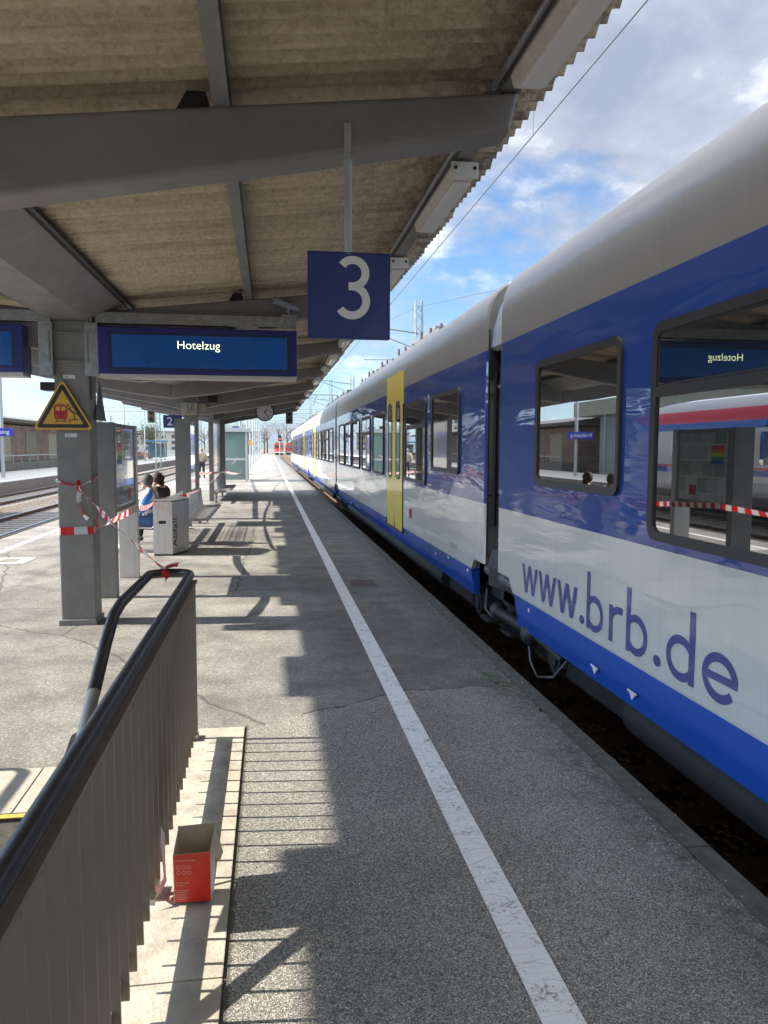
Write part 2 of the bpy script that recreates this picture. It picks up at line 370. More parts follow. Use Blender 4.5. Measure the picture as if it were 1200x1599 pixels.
def text_mesh(txt, size=1.0, depth=0.002, bold=0.0):
    cu = bpy.data.curves.new('t', 'FONT'); cu.body = txt; cu.size = size; cu.extrude = depth; cu.offset = bold; cu.resolution_u = 6
    o = bpy.data.objects.new('t', cu); COL.objects.link(o); bpy.context.view_layer.update()
    me = bpy.data.meshes.new_from_object(o.evaluated_get(bpy.context.evaluated_depsgraph_get()))
    bpy.data.objects.remove(o); bpy.data.curves.remove(cu)
    return me
def put_text(mb, txt, org, right, upv, width=None, height=None, depth=0.002, bold=0.0, mi=0, center=False):
    me = text_mesh(txt, 1.0, 0.0, bold)
    xs = [v.co.x for v in me.vertices]; ys = [v.co.y for v in me.vertices]
    x0, x1, y0, y1 = min(xs), max(xs), min(ys), max(ys)
    sx = width/(x1-x0) if width else None; sy = height/(y1-y0) if height else None
    sx = sx or sy; sy = sy or sx
    right = Vector(right).normalized(); upv = Vector(upv).normalized(); nrm = right.cross(upv); org = Vector(org)
    off = (x1-x0)*sx/2 if center else 0
    base = 0 if not height else y0
    front = [org+right*((v.co.x-x0)*sx-off)+upv*((v.co.y-base)*sy)+nrm*depth for v in me.vertices]
    mb.add(front, [list(p.vertices) for p in me.polygons], mi); bpy.data.meshes.remove(me)
def rrect(u0, u1, v0, v1, r, n=5):
    pts = []
    for cu_, cv, a in ((u1-r, v1-r, 0), (u0+r, v1-r, 90), (u0+r, v0+r, 180), (u1-r, v0+r, 270)):
        for i in range(n+1):
            t = R(a+90*i/n); pts.append((cu_+r*math.cos(t), cv+r*math.sin(t)))
    return pts
def ring_x(mb, outer, inner, xa, xb, mi=0):
    """rounded frame in the (y,z) plane between x=xa (front) and xb (back)"""
    n = len(outer); vs = [(xa, *p) for p in outer]+[(xa+0.004, *p) for p in inner]+[(xb, *p) for p in outer]+[(xb, *p) for p in inner]
    fs = []
    for i in range(n):
        j = (i+1) % n
        fs += [(i, j, n+j, n+i), (i, 2*n+i, 2*n+j, j), (n+i, n+j, 3*n+j, 3*n+i)]
    mb.add(vs, fs, mi)

# palettes
m_platform = platform_mat(); m_line = paint_line_mat(); m_sheet = sheet_mat()
m_curb = mat('edge_stone', (0.085, 0.082, 0.066), 0.9, var=0.35, vscale=14, bump=0.5, bscale=90)
m_conc = mat('weathered_concrete', (0.42, 0.385, 0.32), 0.85, var=0.28, vscale=7, bump=0.4, bscale=70)
m_stair = mat('stair_concrete', (0.36, 0.335, 0.28), 0.9, var=0.3, vscale=30, bump=0.6, bscale=120)
m_yellow_line = mat('yellow_nosing', (0.55, 0.37, 0.07), 0.8, var=0.3, vscale=40)
m_steel = mat('grey_painted_steel', (0.225, 0.213, 0.207), 0.48, var=0.14, vscale=3, rvar=0.08)
m_steel_col = mat('grey_column_paint', (0.21, 0.207, 0.19), 0.55, var=0.16, vscale=5, bump=0.1, bscale=200)
m_galv = mat('galvanised_steel', (0.33, 0.34, 0.34), 0.42, metal=0.7, var=0.22, vscale=20)
m_galvp = mat('galvanised_pole', (0.42, 0.45, 0.47), 0.5, metal=0.3, var=0.1, vscale=5)
m_black = mat('black_rubber', (0.012, 0.012, 0.013), 0.55)
m_dark = mat('dark_underframe', (0.022, 0.021, 0.02), 0.65, var=0.4, vscale=9)
m_under = mat('greasy_bogie_steel', (0.05, 0.052, 0.055), 0.5, metal=0.3, var=0.35, vscale=12)
m_rail_black = mat('black_handrail_paint', (0.035, 0.03, 0.029), 0.40, var=0.25, vscale=25, bump=0.03, bscale=30, rvar=0.06)
m_fin = mat('brown_grey_bar_paint', (0.20, 0.168, 0.135), 0.45, var=0.14, vscale=9, stretch=(1, 1, 0.2))
m_signblue = mat('sign_blue', (0.022, 0.040, 0.19), 0.45, coat=0.2)
m_signwhite = mat('sign_white', (0.78, 0.78, 0.76), 0.5)
m_yel = mat('warning_yellow', (0.66, 0.36, 0.04), 0.45, var=0.06, vscale=20)
m_blk = mat('sign_black', (0.02, 0.018, 0.016), 0.45)
m_red = mat('sign_red', (0.42, 0.012, 0.012), 0.45)
m_white = mat('white_plastic', (0.72, 0.72, 0.70), 0.5)
m_tape = tape_mat()
m_silver = mat('silver_frame', (0.5, 0.5, 0.5), 0.35, metal=0.8)
m_inox = mat('brushed_stainless', (0.62, 0.60, 0.56), 0.36, metal=0.55, var=0.10, vscale=30, stretch=(1, 1, 0.05))

# ------------------------------------------------------------ ground, tracks, platform
XE, XL = 1.90, -5.2           # platform edges: the train's side, the left side
ZR = -0.40                    # top of rail
PY0, PY1 = -14.0, 190.0
SX0, SX1, SY = -3.08, -0.49, 3.716   # stairwell
b = MB(); b.add([(-900, -300, -0.60), (900, -300, -0.60), (900, 3000, -0.60), (-900, 3000, -0.60)], [(0, 1, 2, 3)])
struct(b.build('ground', ballast_mat('far_ground', (0.26, 0.24, 0.20), 6)), 'flat gravelly railway ground stretching away behind the tracks', 'ground')

b = MB()
def top(x0, x1, y0, y1, z=0.0): b.add([(x0, y0, z), (x1, y0, z), (x1, y1, z), (x0, y1, z)], [(0, 1, 2, 3)])
top(XL+0.12, SX0, PY0, SY); top(XL+0.12, SX1, SY, PY1); top(-0.165, XE-0.11, PY0, 4.77); top(SX1, XE-0.11, 4.77, PY1)
b.box(XL+0.13, XE-0.12, SY+0.3, PY1-0.02, -0.59, -0.01)
b.box(-0.45, XE-0.12, PY0, SY+0.3, -0.59, -0.01); b.box(XL+0.13, SX0-0.02, PY0, SY+0.3, -0.59, -0.01)
struct(b.build('platform', m_platform), 'grey asphalt railway platform, rougher and resurfaced in the foreground', 'platform')
# edge stones (one run of blocks on each side)
for nm, xa, xb, lb in (('platform_edge', XE-0.11, XE, 'dark mossy edge stones of the platform beside the train'), ('platform_edge', XL, XL+0.12, 'edge stones of the platform along the empty tracks')):
    b = MB(); yy = PY0
    while yy < PY1:
        ln = 1.0 if yy < 60 else 5.0
        b.cbox(xa, xb+0.0, yy+0.002, yy+ln-0.003, -0.12, 0.012+random.uniform(-0.002, 0.003), 0.008); yy += ln
    b.box(xa+0.05 if xa > 0 else xa+0.04, xb-0.04 if xa > 0 else xb-0.02, PY0, PY1, -0.59, -0.121)
    struct(b.build(nm, m_curb), lb, 'platform edge')
# painted lines
def line(x0, x1, w, y0, y1, lb, z=0.004, mt=m_line):
    b = MB(); n = 60; vs = []; fs = []
    for i in range(n+1):
        t = (i/n)**2; y = y0+(y1-y0)*t; x = x0+(x1-x0)*t; vs += [(x-w/2, y, z), (x+w/2, y, z)]
        if i: fs.append((2*i-2, 2*i-1, 2*i+1, 2*i))
    b.add(vs, fs); struct(b.build('painted_line', mt), lb, 'road marking')
line(0.872, 0.90, 0.135, PY0, PY1, 'worn white line painted along the platform beside the train')
line(-4.45, -4.45, 0.12, PY0, PY1, 'white line painted along the platform beside the empty tracks')

# stairwell: treads, walls
b = MB(); y, z = SY, 0.0
b.box(SX0, SX1, SY, SY+0.3, -0.4, -0.02)
for k in range(22):
    z0 = -0.165*(k+1); b.box(SX0+0.001, SX1-0.001, y-0.30, y, z0-0.25, z0)
    y -= 0.30
b.box(SX0+0.001, SX1-0.001, -12, y, -3.75, -0.165*22)
struct(b.build('stairs', m_stair), 'concrete stairs going down from the platform to the underpass', 'stairs')
b = MB(); b.box(SX0+0.02, SX1-0.02, SY+0.002, SY+0.04, 0.0, 0.004)
struct(b.build('painted_line', m_yellow_line), 'faded yellow stripe along the top stair edge', 'road marking')
b = MB(); b.box(SX1, SX1+0.3, PY0, 4.77, -4.0, -0.6); b.box(SX0-0.3, SX0, PY0, SY+0.3, -4.0, -0.6); b.box(SX1, SX1+0.3, SY+0.31, 4.77, -0.6, -0.02); b.box(SX1, -0.46, PY0, SY+0.3, -0.6, -0.02); b.box(SX0-0.02, SX0, PY0, SY+0.3, -0.6, -0.02)
struct(b.build('stairwell_walls', mat('stairwell_wall', (0.3, 0.29, 0.27), 0.85, var=0.2, vscale=3)), 'concrete side walls of the stairwell below the railing', 'stairwell')
b = MB(); yy = PY0
while yy < 4.7:
    e = min(4.768, yy+2.35); b.cbox(SX1-0.005, -0.168, yy+0.003, e-0.003, -0.05, 0.009, 0.004); yy = e
struct(b.build('stairwell_coping', m_conc), 'stained concrete kerb slab under the stair railing', 'kerb')
# concrete strip at the head of the stairs
b = MB(); xx = SX0
for i in range(4): b.add([(xx+0.004, SY+0.052, 0.003), (xx+0.61, SY+0.052, 0.003), (xx+0.61, 4.30, 0.003), (xx+0.004, 4.30, 0.003)], [(0, 1, 2, 3)]); xx += 0.615
struct(b.build('paving', mat('pale_slab', (0.40, 0.375, 0.32), 0.85, var=0.14, vscale=12, bump=0.3, bscale=150)), 'pale paving slabs at the head of the stairs', 'paving')

# ballast beds and tracks
def track(xc, y0, y1, lb_b, lb_t, idx):
    b = MB(); b.add([(xc-2.3, y0, -0.585), (xc+2.3, y0, -0.585), (xc+1.6, y0, -0.53), (xc-1.6, y0, -0.53), (xc-2.3, y1, -0.585), (xc+2.3, y1, -0.585), (xc+1.6, y1, -0.53), (xc-1.6, y1, -0.53)], [(3, 2, 6, 7), (2, 1, 5, 6), (0, 3, 7, 4)])
    struct(b.build('track_bed', ballast_mat('ballast_%d' % idx, [(0.22, 0.17, 0.125), (0.20, 0.18, 0.16), (0.28, 0.21, 0.14)][idx % 3])), lb_b, 'ballast')
    rs = MB(); prof = [(-0.07, -0.16), (0.07, -0.16), (0.07, -0.145), (0.012, -0.125), (0.012, -0.04), (0.036, -0.03), (0.036, 0), (-0.036, 0), (-0.036, -0.03), (-0.012, -0.04), (-0.012, -0.125), (-0.07, -0.145)]
    t = thing('railway_track', (xc, y0, -0.6), lb_t, 'railway track')
    for s in (-1, 1):
        r_ = MB(); r_.prism([(xc+s*0.755+p[0], ZR+p[1]) for p in prof], 'y', y0, y1); r_.box(xc+s*0.755-0.03, xc+s*0.755+0.03, y0, y1, ZR+0.0005, ZR+0.002, 1)
        r_.build('rail', [mat('rusty_rail', (0.12, 0.07, 0.045), 0.7, var=0.3, vscale=6), mat('polished_rail', (0.55, 0.54, 0.52), 0.25, metal=1.0)], t)
    sl = MB(); y = y0+0.3
    while y < y1: sl.cbox(xc-1.25, xc+1.25, y-0.12, y+0.12, -0.60, -0.515, 0.02); y += 0.62 if y < 90 else 1.24
    sp = sl.build('sleepers', mat('sleeper_concrete_%d' % idx, [(0.28, 0.26, 0.23), (0.26, 0.24, 0.22), (0.20, 0.15, 0.11)][idx % 3], 0.9, var=0.25), t); sp['kind'] = 'stuff'
track(3.53, -14, 400, 'ballast of the track under the blue train', 'railway track on which the blue and silver train stands', 2)
track(-7.26, -14, 400, 'grey brown ballast under the nearer empty track', 'empty railway track right beside the left platform edge', 1)
track(-11.1, -14, 400, 'brown ballast under the farther empty track', 'rusty empty track in front of the opposite platform', 0)
# opposite platform
b = MB(); b.box(-18.4, -12.95, -40, 260, -0.59, 0.0)
struct(b.build('opposite_platform', mat('pale_platform', (0.45, 0.43, 0.38), 0.85, var=0.15, vscale=1.5)), 'pale empty platform on the far side of the tracks', 'platform')
b = MB(); b.box(-12.97, -12.83, -40, 260, -0.59, 0.012)
struct(b.build('platform_edge', mat('edge_concrete', (0.22, 0.20, 0.18), 0.9, var=0.25)), 'concrete edge of the opposite platform above the rusty track', 'platform edge')
line(-13.5, -13.5, 0.12, -20, 200, 'white line painted along the opposite platform edge')

# drain grates
def grate(x0, x1, y0, y1, lb, mt):
    t = thing('drain_grate', ((x0+x1)/2, (y0+y1)/2, 0), lb, 'drain grate')
    b = MB(); b.box(x0, x1, y0, y0+0.02, 0.001, 0.007); b.box(x0, x1, y1-0.02, y1, 0.001, 0.007); b.box(x0, x0+0.02, y0+0.02, y1-0.02, 0.001, 0.007); b.box(x1-0.02, x1, y0+0.02, y1-0.02, 0.001, 0.007); b.build('frame', mt, t)
    b = MB(); b.add([(x0+.02, y0+.02, 0.0022), (x1-.02, y0+.02, 0.0022), (x1-.02, y1-.02, 0.0022), (x0+.02, y1-.02, 0.0022)], [(0, 1, 2, 3)], 1)
    k = x0+0.035
    while k < x1-0.03: b.box(k, k+0.012, y0+0.02, y1-0.02, 0.0025, 0.0065); k += 0.03
    b.build('bars', [mt, m_black], t)
grate(1.02, 1.36, 9.62, 10.02, 'brown drain grate set in the shaded asphalt by the white line', mat('rusty_iron', (0.16, 0.10, 0.08), 0.8, var=0.3))
t = thing('manhole_cover', (-4.0, 12.45, 0), 'rectangular manhole cover with pale surround left of the grey column', 'manhole cover')
b = MB(); b.box(-4.45+0.1, -3.65, 12.1, 12.75, 0.001, 0.006); b.build('surround', mat('pale_mortar', (0.45, 0.42, 0.36), 0.9, var=0.15), t)
b = MB(); b.box(-4.1, -3.85, 12.3, 12.6, 0.0065, 0.010); b.build('cover', mat('iron_cover', (0.2, 0.18, 0.15), 0.8, var=0.2), t)
b = MB()     # survey mark sprayed at the edge
for (x0, y0, x1, y1) in ((1.58, 5.72, 1.70, 5.62), (1.70, 5.62, 1.60, 5.56), (1.70, 5.62, 1.64, 5.74), (1.64, 5.50, 1.78, 5.44), (1.64, 5.50, 1.68, 5.38), (1.70, 5.40, 1.78, 5.32), (1.68, 5.30, 1.78, 5.24), (1.70, 5.24, 1.78, 5.14), (1.66, 5.62, 1.67, 5.30), (1.60, 5.66, 1.66, 5.60)):
    d = Vector((x1-x0, y1-y0, 0)).normalized()*0.5; q = Vector((-d.y, d.x, 0))*0.018
    b.add([(x0-q.x, y0-q.y, 0.005), (x1-q.x, y1-q.y, 0.005), (x1+q.x, y1+q.y, 0.005), (x0+q.x, y0+q.y, 0.005)], [(0, 1, 2, 3)])
struct(b.build('painted_line', mat('green_spray', (0.12, 0.20, 0.08), 0.8, var=0.6, vscale=60)), 'green sprayed survey mark at the platform edge', 'road marking')

# ------------------------------------------------------------ stair railing
rt = thing('stair_railing', (-0.46, 1.0, 0.02), 'long railing of upright grey bars with black handrail round the stairwell', 'railing')
def arc(c, r, a0, a1, n, ax):     # ax: two unit vectors
    return [Vector(c)+Vector(ax[0])*r*math.cos(R(a0+(a1-a0)*i/n))+Vector(ax[1])*r*math.sin(R(a0+(a1-a0)*i/n)) for i in range(n+1)]
HZ = 1.0
pts = [Vector((-0.47, -13, HZ)), Vector((-0.47, 0, HZ)), Vector((-0.47, 2, HZ)), Vector((-0.47, 4.45, HZ))]
pts += arc((-0.56, 4.60, HZ), 0.09, 0, 90, 5, ((1, 0, 0), (0, 1, 0)))+arc((-0.62, 4.60, HZ), 0.09, 90, 165, 4, ((1, 0, 0), (0, 1, 0)))
pts += [Vector((-0.705, 3.75, HZ+0.01)), Vector((-0.705, 3.58, HZ-0.01)), Vector((-0.705, 3.4, HZ-0.09)), Vector((-0.705, 3.15, HZ-0.23))]
b = MB(); b.tube(pts, 0.0265, 14); b.build('handrail', m_rail_black, rt)
b = MB(); b.tube([Vector((-0.705, 3.1501, HZ-0.23)), Vector((-0.705, 2.9, HZ-0.37)), Vector((-0.705, -3.2, HZ-0.37-6.1*0.55))], 0.0255, 14); b.build('lower_handrail', mat('worn_sunlit_paint', (0.42, 0.40, 0.35), 0.45, var=0.15, vscale=12), rt)  # paler from wear, with sunlight on the lower stretch put into the colour
b = MB(); b.box(-0.475, -0.455, -13, 4.62, 0.105, 0.155); b.build('bottom_rail', m_fin, rt)
b = MB(); b.box(-0.493, -0.429, -13, 4.62, 0.9565, 0.968); b.build('top_rail', m_fin, rt)
fin = MB(); fin.box(-0.490, -0.432, 4.525-0.0045, 4.525+0.0045, 0.085, 0.955)
f0 = fin.build('baluster', m_fin, rt)
y = 4.525-0.132; k = 0
while y > -3.8:
    c = f0.copy(); COL.objects.link(c); c.parent = rt; c.location = (0, y-4.525, 0); y -= 0.132
for yy in (4.60, 2.97, 0.9, -1.2):
    b = MB(); b.cbox(-0.483, -0.440, yy-0.012, yy+0.012, 0.022, 0.962, 0.003); b.cbox(-0.49, -0.435, yy-0.05, yy+0.05, 0.0221, 0.034, 0.003); b.build('post', m_fin, rt)
# railing on the far side of the stairs
r2 = thing('stair_railing', (-3.10, 1.0, 0), 'second stair railing on the far side of the stairwell, mostly out of the picture', 'railing')
b = MB(); b.tube([Vector((-3.10, -13, HZ)), Vector((-3.10, 4.35, HZ))]+arc((-3.10+0.09, 4.35, HZ), 0.09, 180, 90, 5, ((1, 0, 0), (0, 1, 0)))+arc((-3.10+0.17, 4.35, HZ), 0.09, 90, 10, 5, ((1, 0, 0), (0, 1, 0)))+[Vector((-2.85, 3.6, HZ)), Vector((-2.85, 2.9, HZ-0.37)), Vector((-2.85, -3.2, HZ-3.7))], 0.021, 12); b.build('handrail', m_rail_black, r2)
b = MB(); b.box(-3.11, -3.09, 2.6, 4.35, 0.10, 0.14); b.build('bottom_rail', m_fin, r2)
for yy in (4.3, 2.3):
    b = MB(); b.box(-3.115, -3.085, yy-0.02, yy+0.02, 0.0, 0.98); b.build('post', m_fin, r2)
# added board, unseen behind the bars, shaped to throw the blocky shadow beside the box
t = thing('shadow_board', (-0.76, 2.95, 0.3), 'small grey board added behind the bars on the inner stair handrail to cast a blocky shadow', 'board')
b = MB(); b.prism([(2.74, 0.36), (3.12, 0.40), (3.16, 0.62), (2.98, 0.66), (2.78, 0.60)], 'x', -0.752, -0.744); b.build('board', m_galv, t)

# red shoe-box size carton
bx = thing('carton', (-0.32, 2.95, 0.022), 'open red cardboard box standing on the kerb below the railing', 'cardboard box')
m_card = mat('plain_card', (0.60, 0.48, 0.34), 0.85, var=0.08, vscale=30)
m_cred = mat('printed_red_card', (0.66, 0.025, 0.012), 0.42, var=0.12, vscale=14)
def box_pt(u, w, z): # box local: u to the right, w away from camera
    a = R(-4); return (-0.305+u*math.cos(a)-w*math.sin(a), 2.875+u*math.sin(a)+w*math.cos(a), 0.0225+z)
def slab(mb, pts_out, t, mi0, mi1):
    pts_out = [Vector(p) for p in pts_out]; n = (pts_out[1]-pts_out[0]).cross(pts_out[3]-pts_out[0]).normalized()*t
    ins = [p-n for p in pts_out]
    mb.add([tuple(p) for p in pts_out], [(0, 1, 2, 3)], mi0); mb.add([tuple(p) for p in ins], [(3, 2, 1, 0)], mi1)
    for i in range(4): mb.add([pts_out[i], pts_out[(i+1) % 4], ins[(i+1) % 4], ins[i]], [(0, 1, 2, 3)], mi1)
hw, dd, hh = 0.069, 0.10, 0.26; hb = 0.245
b = MB(); P_ = box_pt
slab(b, [P_(-hw, 0, 0), P_(hw, 0, 0), P_(hw+0.002, -0.012, hh*0.78), P_(-hw, -0.012, hh*0.74)], 0.003, 0, 1)
b.build('front_panel', [m_cred, m_card], bx)
b = MB(); slab(b, [P_(hw, dd, 0), P_(-hw, dd, 0), P_(-hw-0.002, dd+0.012, hb), P_(hw+0.004, dd+0.012, hb+0.01)], 0.003, 1, 0); b.build('back_panel', [m_card, m_card], bx)
b = MB(); slab(b, [P_(-hw, dd, 0), P_(-hw, 0, 0), P_(-hw, -0.012, hh*0.74), P_(-hw-0.002, dd+0.012, hb-0.01)], 0.003, 0, 1); b.build('side_panel', [m_cred, m_card], bx)
b = MB(); slab(b, [P_(hw, 0, 0), P_(hw, dd, 0), P_(hw+0.004, dd+0.012, hb), P_(hw+0.002, -0.012, hh*0.78)], 0.003, 0, 1); slab(b, [P_(-hw, 0.001, 0.002), P_(-hw, dd, 0.002), P_(hw, dd, 0.002), P_(hw, 0.001, 0.002)], 0.003, 1, 1); b.build('side_panel', [m_white, m_card], bx)
b = MB(); slab(b, [P_(hw+0.003, -0.005, hh*0.8), P_(hw+0.006, dd*0.95, hb), P_(hw+0.035, dd*0.9, hb-0.10), P_(hw+0.03, 0.02, hh*0.55)], 0.002, 0, 1); b.build('flap', [m_white, m_card], bx)
b = MB(); a = R(-4); rv = (math.cos(a), math.sin(a), 0); uv = (0.0, -0.06, 1)
def lab(txt, u, z, h): put_text(b, txt, Vector(P_(u, -0.006*z/0.1-0.0025, z)), rv, uv, height=h, depth=0.0008)
lab('MOBI BOOSTER', -hw+0.010, 0.168, 0.0075); b.build('title_print', mat('pale_print', (0.7, 0.45, 0.4), 0.6), bx); b = MB(); lab('10 000 mAh', -hw+0.010, 0.078, 0.007); lab('Powerbank', -hw+0.010, 0.068, 0.005)
for r_ in range(2):
    for c_ in range(3):
        cx_, cz_ = -hw+0.020+c_*0.020, 0.145-r_*0.022; ring = []
        for ra in (0.0075, 0.006): ring += [Vector(P_(cx_+ra*math.cos(R(q*30)), -0.0035-0.06*(cz_), cz_+ra*math.sin(R(q*30)))) for q in range(12)]
        b.add(ring, [(q, (q+1) % 12, 12+(q+1) % 12, 12+q) for q in range(12)])
for i in range(6):
    z_ = 0.048-i*0.007; b.add([P_(-hw+0.01, -0.0035-0.06*z_, z_), P_(-hw+0.055-0.01*(i % 2), -0.0035-0.06*z_, z_), P_(-hw+0.055-0.01*(i % 2), -0.0035-0.06*z_, z_+0.0018), P_(-hw+0.01, -0.0035-0.06*z_, z_+0.0018)], [(0, 1, 2, 3)])
b.build('small_print', mat('pale_print'), bx)

# ------------------------------------------------------------ canopy
XC = -1.88                       # column line
def zs(x): return 3.13+0.11*abs(x-XC)   # roof sheet mid height
CY0, CY1 = -8.0, 32.0
cn = thing('platform_canopy', (XC, 8.0, 0), 'long grey steel platform canopy with corrugated cement roof on single columns', 'canopy')
# roof: strips of corrugated sheet with their own end lengths
b = MB(); pitch = 0.118; nw = 9; Wd = pitch*nw
def sheet(y0, x0, x1, dz, nx=5):
    vs = []; fs = []; sub = 8; ny = nw*sub+4
    for i in range(ny+1):
        yy = y0-0.02+(Wd+0.06)*i/ny
        ph = (yy % pitch)/pitch
        h = 0.029*math.sin(2*math.pi*ph)+0.010*math.sin(4*math.pi*ph)+dz+0.022*((yy-y0)/Wd)
        for j in range(nx+1):
            x = x0+(x1-x0)*j/nx; vs.append((x, yy, zs(x)+0.03+h))
        for j in range(nx):
            if i: a_ = (i-1)*(nx+1)+j; fs.append((a_, a_+1, a_+nx+2, a_+nx+1))
    n0 = len(vs); vs2 = [(x, y, z+0.009) for x, y, z in vs]
    b.add(vs+vs2, fs+[[q+n0 for q in f[::-1]] for f in fs]+[(j, j+1, n0+j+1, n0+j) for j in range(nx)]+[(ny*(nx+1)+j, ny*(nx+1)+j+1, n0+ny*(nx+1)+j+1, n0+ny*(nx+1)+j) for j in range(nx)]+
          [(i*(nx+1), (i+1)*(nx+1), n0+(i+1)*(nx+1), n0+i*(nx+1)) for i in range(ny)]+[(i*(nx+1)+nx, (i+1)*(nx+1)+nx, n0+(i+1)*(nx+1)+nx, n0+i*(nx+1)+nx) for i in range(ny)], 0, True)
b_up = MB(); b_up.box(0.98, 1.14, CY0, CY1-0.3, zs(1.0)+0.075, 4.12)  # added box, unseen from below, keeps the sun off the train's upper side
b_up.build('added_shade_box', m_galv, cn)
steps = [(-9, 3.55, 0), (3.55, 5.72, 1), (5.72, 6.97, 0), (6.97, 8.60, 1), (8.60, 9.9, 0), (9.9, 11.6, 1), (11.6, 13.8, 0), (13.8, 16.0, 1), (16, 17.2, 0), (17.2, 19.6, 1), (19.6, 21.5, 0), (21.5, 24, 1), (24, 26, 0), (26, 29, 1), (29, 40, 0)]
XR = 1.385
y = CY0; k = 0
while y < CY1-0.2:
    ym = y+Wd/2; w = 0.0
    for a_, c_, f_ in steps:
        if a_ <= ym < c_: w = 0.21*f_
    jit = random.uniform(-0.012, 0.012)
    sheet(y, XC+0.05, XR+jit-(0.14 if y > 28 else 0), 0.004*(k % 2))
    sheet(y, -5.20+w, XC-0.05, 0.004*(k % 2))
    y += Wd; k += 1
roof = b.build('roof', m_sheet, cn)
b = MB(); y = CY0
while y < CY1-0.2:
    ym = y+Wd/2; w = 0.0
    for a_, c_, f_ in steps:
        if a_ <= ym < c_: w = 0.21*f_
    xe = -5.215+w; b.box(xe-0.004, xe+0.05, y+0.001, y+Wd-0.001, zs(xe)-0.02, zs(xe)+0.075); y += Wd
b.build('added_edge_strip', m_steel_col, cn)  # added strip, covers the corrugation so the roof's shadow edge stays straight
# longitudinal girder over the columns, purlins
b = MB(); b.prism([(-2.08, 2.96), (-1.70, 2.96), (-1.40, 3.125), (-1.40, 3.145), (-2.36, 3.145), (-2.36, 3.125)], 'y', CY0, CY1-0.3); b.build('girder', m_steel, cn)
b = MB(); b.box(-1.43, -1.36, CY0, CY1-0.3, 3.1455, 3.16); b.build('girder_flange', mat('dark_flange', (0.06, 0.06, 0.06), 0.6), cn)
for px_ in (-0.19, -3.57):
    z_ = zs(px_)-0.105
    b = MB(); b.box(px_-0.035, px_+0.035, CY0, CY1-0.3, z_, z_+0.008); b.box(px_-0.004, px_+0.004, CY0, CY1-0.3, z_+0.008, z_+0.10); b.box(px_-0.035, px_+0.035, CY0, CY1-0.3, z_+0.10, z_+0.108); b.build('purlin', m_steel_col, cn)
for px_, sg in ((1.10, 1), (-4.55, -1)):
    z_ = zs(px_)-0.09
    b = MB(); b.box(px_-0.045, px_+0.045, CY0, CY1-0.3, z_, z_+0.008); b.box(px_-0.004, px_+0.004, CY0, CY1-0.3, z_+0.008, z_+0.09); b.box(px_-0.045, px_+0.045, CY0, CY1-0.3, z_+0.09, z_+0.098); b.build('purlin', m_steel_col, cn)
    b = MB(); b.cyl((px_-sg*0.085, CY0, z_+0.01), (px_-sg*0.085, CY1-0.4, z_+0.01), 0.014, n=8)
    yy = CY0+0.5
    while yy < CY1-1: b.cyl((px_-sg*0.085, yy, z_+0.01), (px_-sg*0.085, yy+0.05, z_+0.01), 0.019, n=8); yy += 1.1
    b.build('conduit', m_galv, cn)
# cantilever beams
beams = [-7.4, -3.55, 0.0, 3.6, 7.98, 11.8, 15.6, 19.3, 23.2, 27.0, 30.9]
colys = [-3.55, 7.98, 19.3, 30.9]
for yb in beams:
    for sg in (1, -1):
        X = lambda x: x if sg == 1 else 2*XC-x
        tp = lambda x: 3.238+0.11*x
        poly = [(X(XC), 2.62), (X(-1.134), 2.785), (X(0), 2.985), (X(0.7), 3.115), (X(1.095), 3.19), (X(1.135), tp(1.135)), (X(0), tp(0)), (X(-1.3), tp(-1.3)), (X(XC), tp(XC))]
        if yb not in colys: poly[0] = (X(XC), 2.70)
        b = MB(); bm = bmesh.new()
        w_ = 0.10
        vs = [bm.verts.new((p[0], yb+s_*w_, p[1])) for s_ in (-1, 1) for p in poly]; n = len(poly)
        bm.faces.new(vs[:n]); bm.faces.new(vs[n:][::-1])
        for i in range(n): bm.faces.new((vs[i], vs[n+i], vs[n+(i+1) % n], vs[(i+1) % n]))
        bmesh.ops.recalc_face_normals(bm, faces=bm.faces)
        ed = [e for e in bm.edges if abs(e.verts[0].co.y-e.verts[1].co.y) < 1e-5]
        bmesh.ops.bevel(bm, geom=ed, offset=0.022, segments=3, affect='EDGES', profile=0.5)
        b.addbm(bm, 0, False); o = b.build('cantilever_beam', m_steel, cn)
        # cleat where the purlin sits
        b = MB(); px_ = X(-0.31); b.prism([(px_-0.075, tp(-0.31)+0.001), (px_+0.075, tp(-0.31)+0.001), (px_+0.05, tp(-0.31)+0.08), (px_-0.03, tp(-0.31)+0.08)], 'y', yb-0.06, yb+0.06); b.build('cleat', m_blk, o)
# columns
for yb in colys:
    b = MB(); b.cbox(-2.035, -1.715, yb-0.15, yb+0.15, 0.0, 2.958, 0.012); c = b.build('column', m_steel_col, cn)
    b = MB(); b.cbox(-2.055, -1.70, yb-0.18, yb+0.18, 0.001, 0.055, 0.006); b.build('base_plate', m_steel_col, c)
# cable loop by column one, junction boxes at column two
b = MB(); b.tube([(-1.70, 7.80, 3.05), (-1.69, 7.79, 2.90), (-1.70, 7.80, 2.6), (-1.695, 7.81, 2.2)], 0.008, 6); b.tube([(-1.68, 7.80, 3.05), (-1.65, 7.78, 2.98), (-1.66, 7.79, 2.80)], 0.014, 6); b.build('cable', m_black, cn)

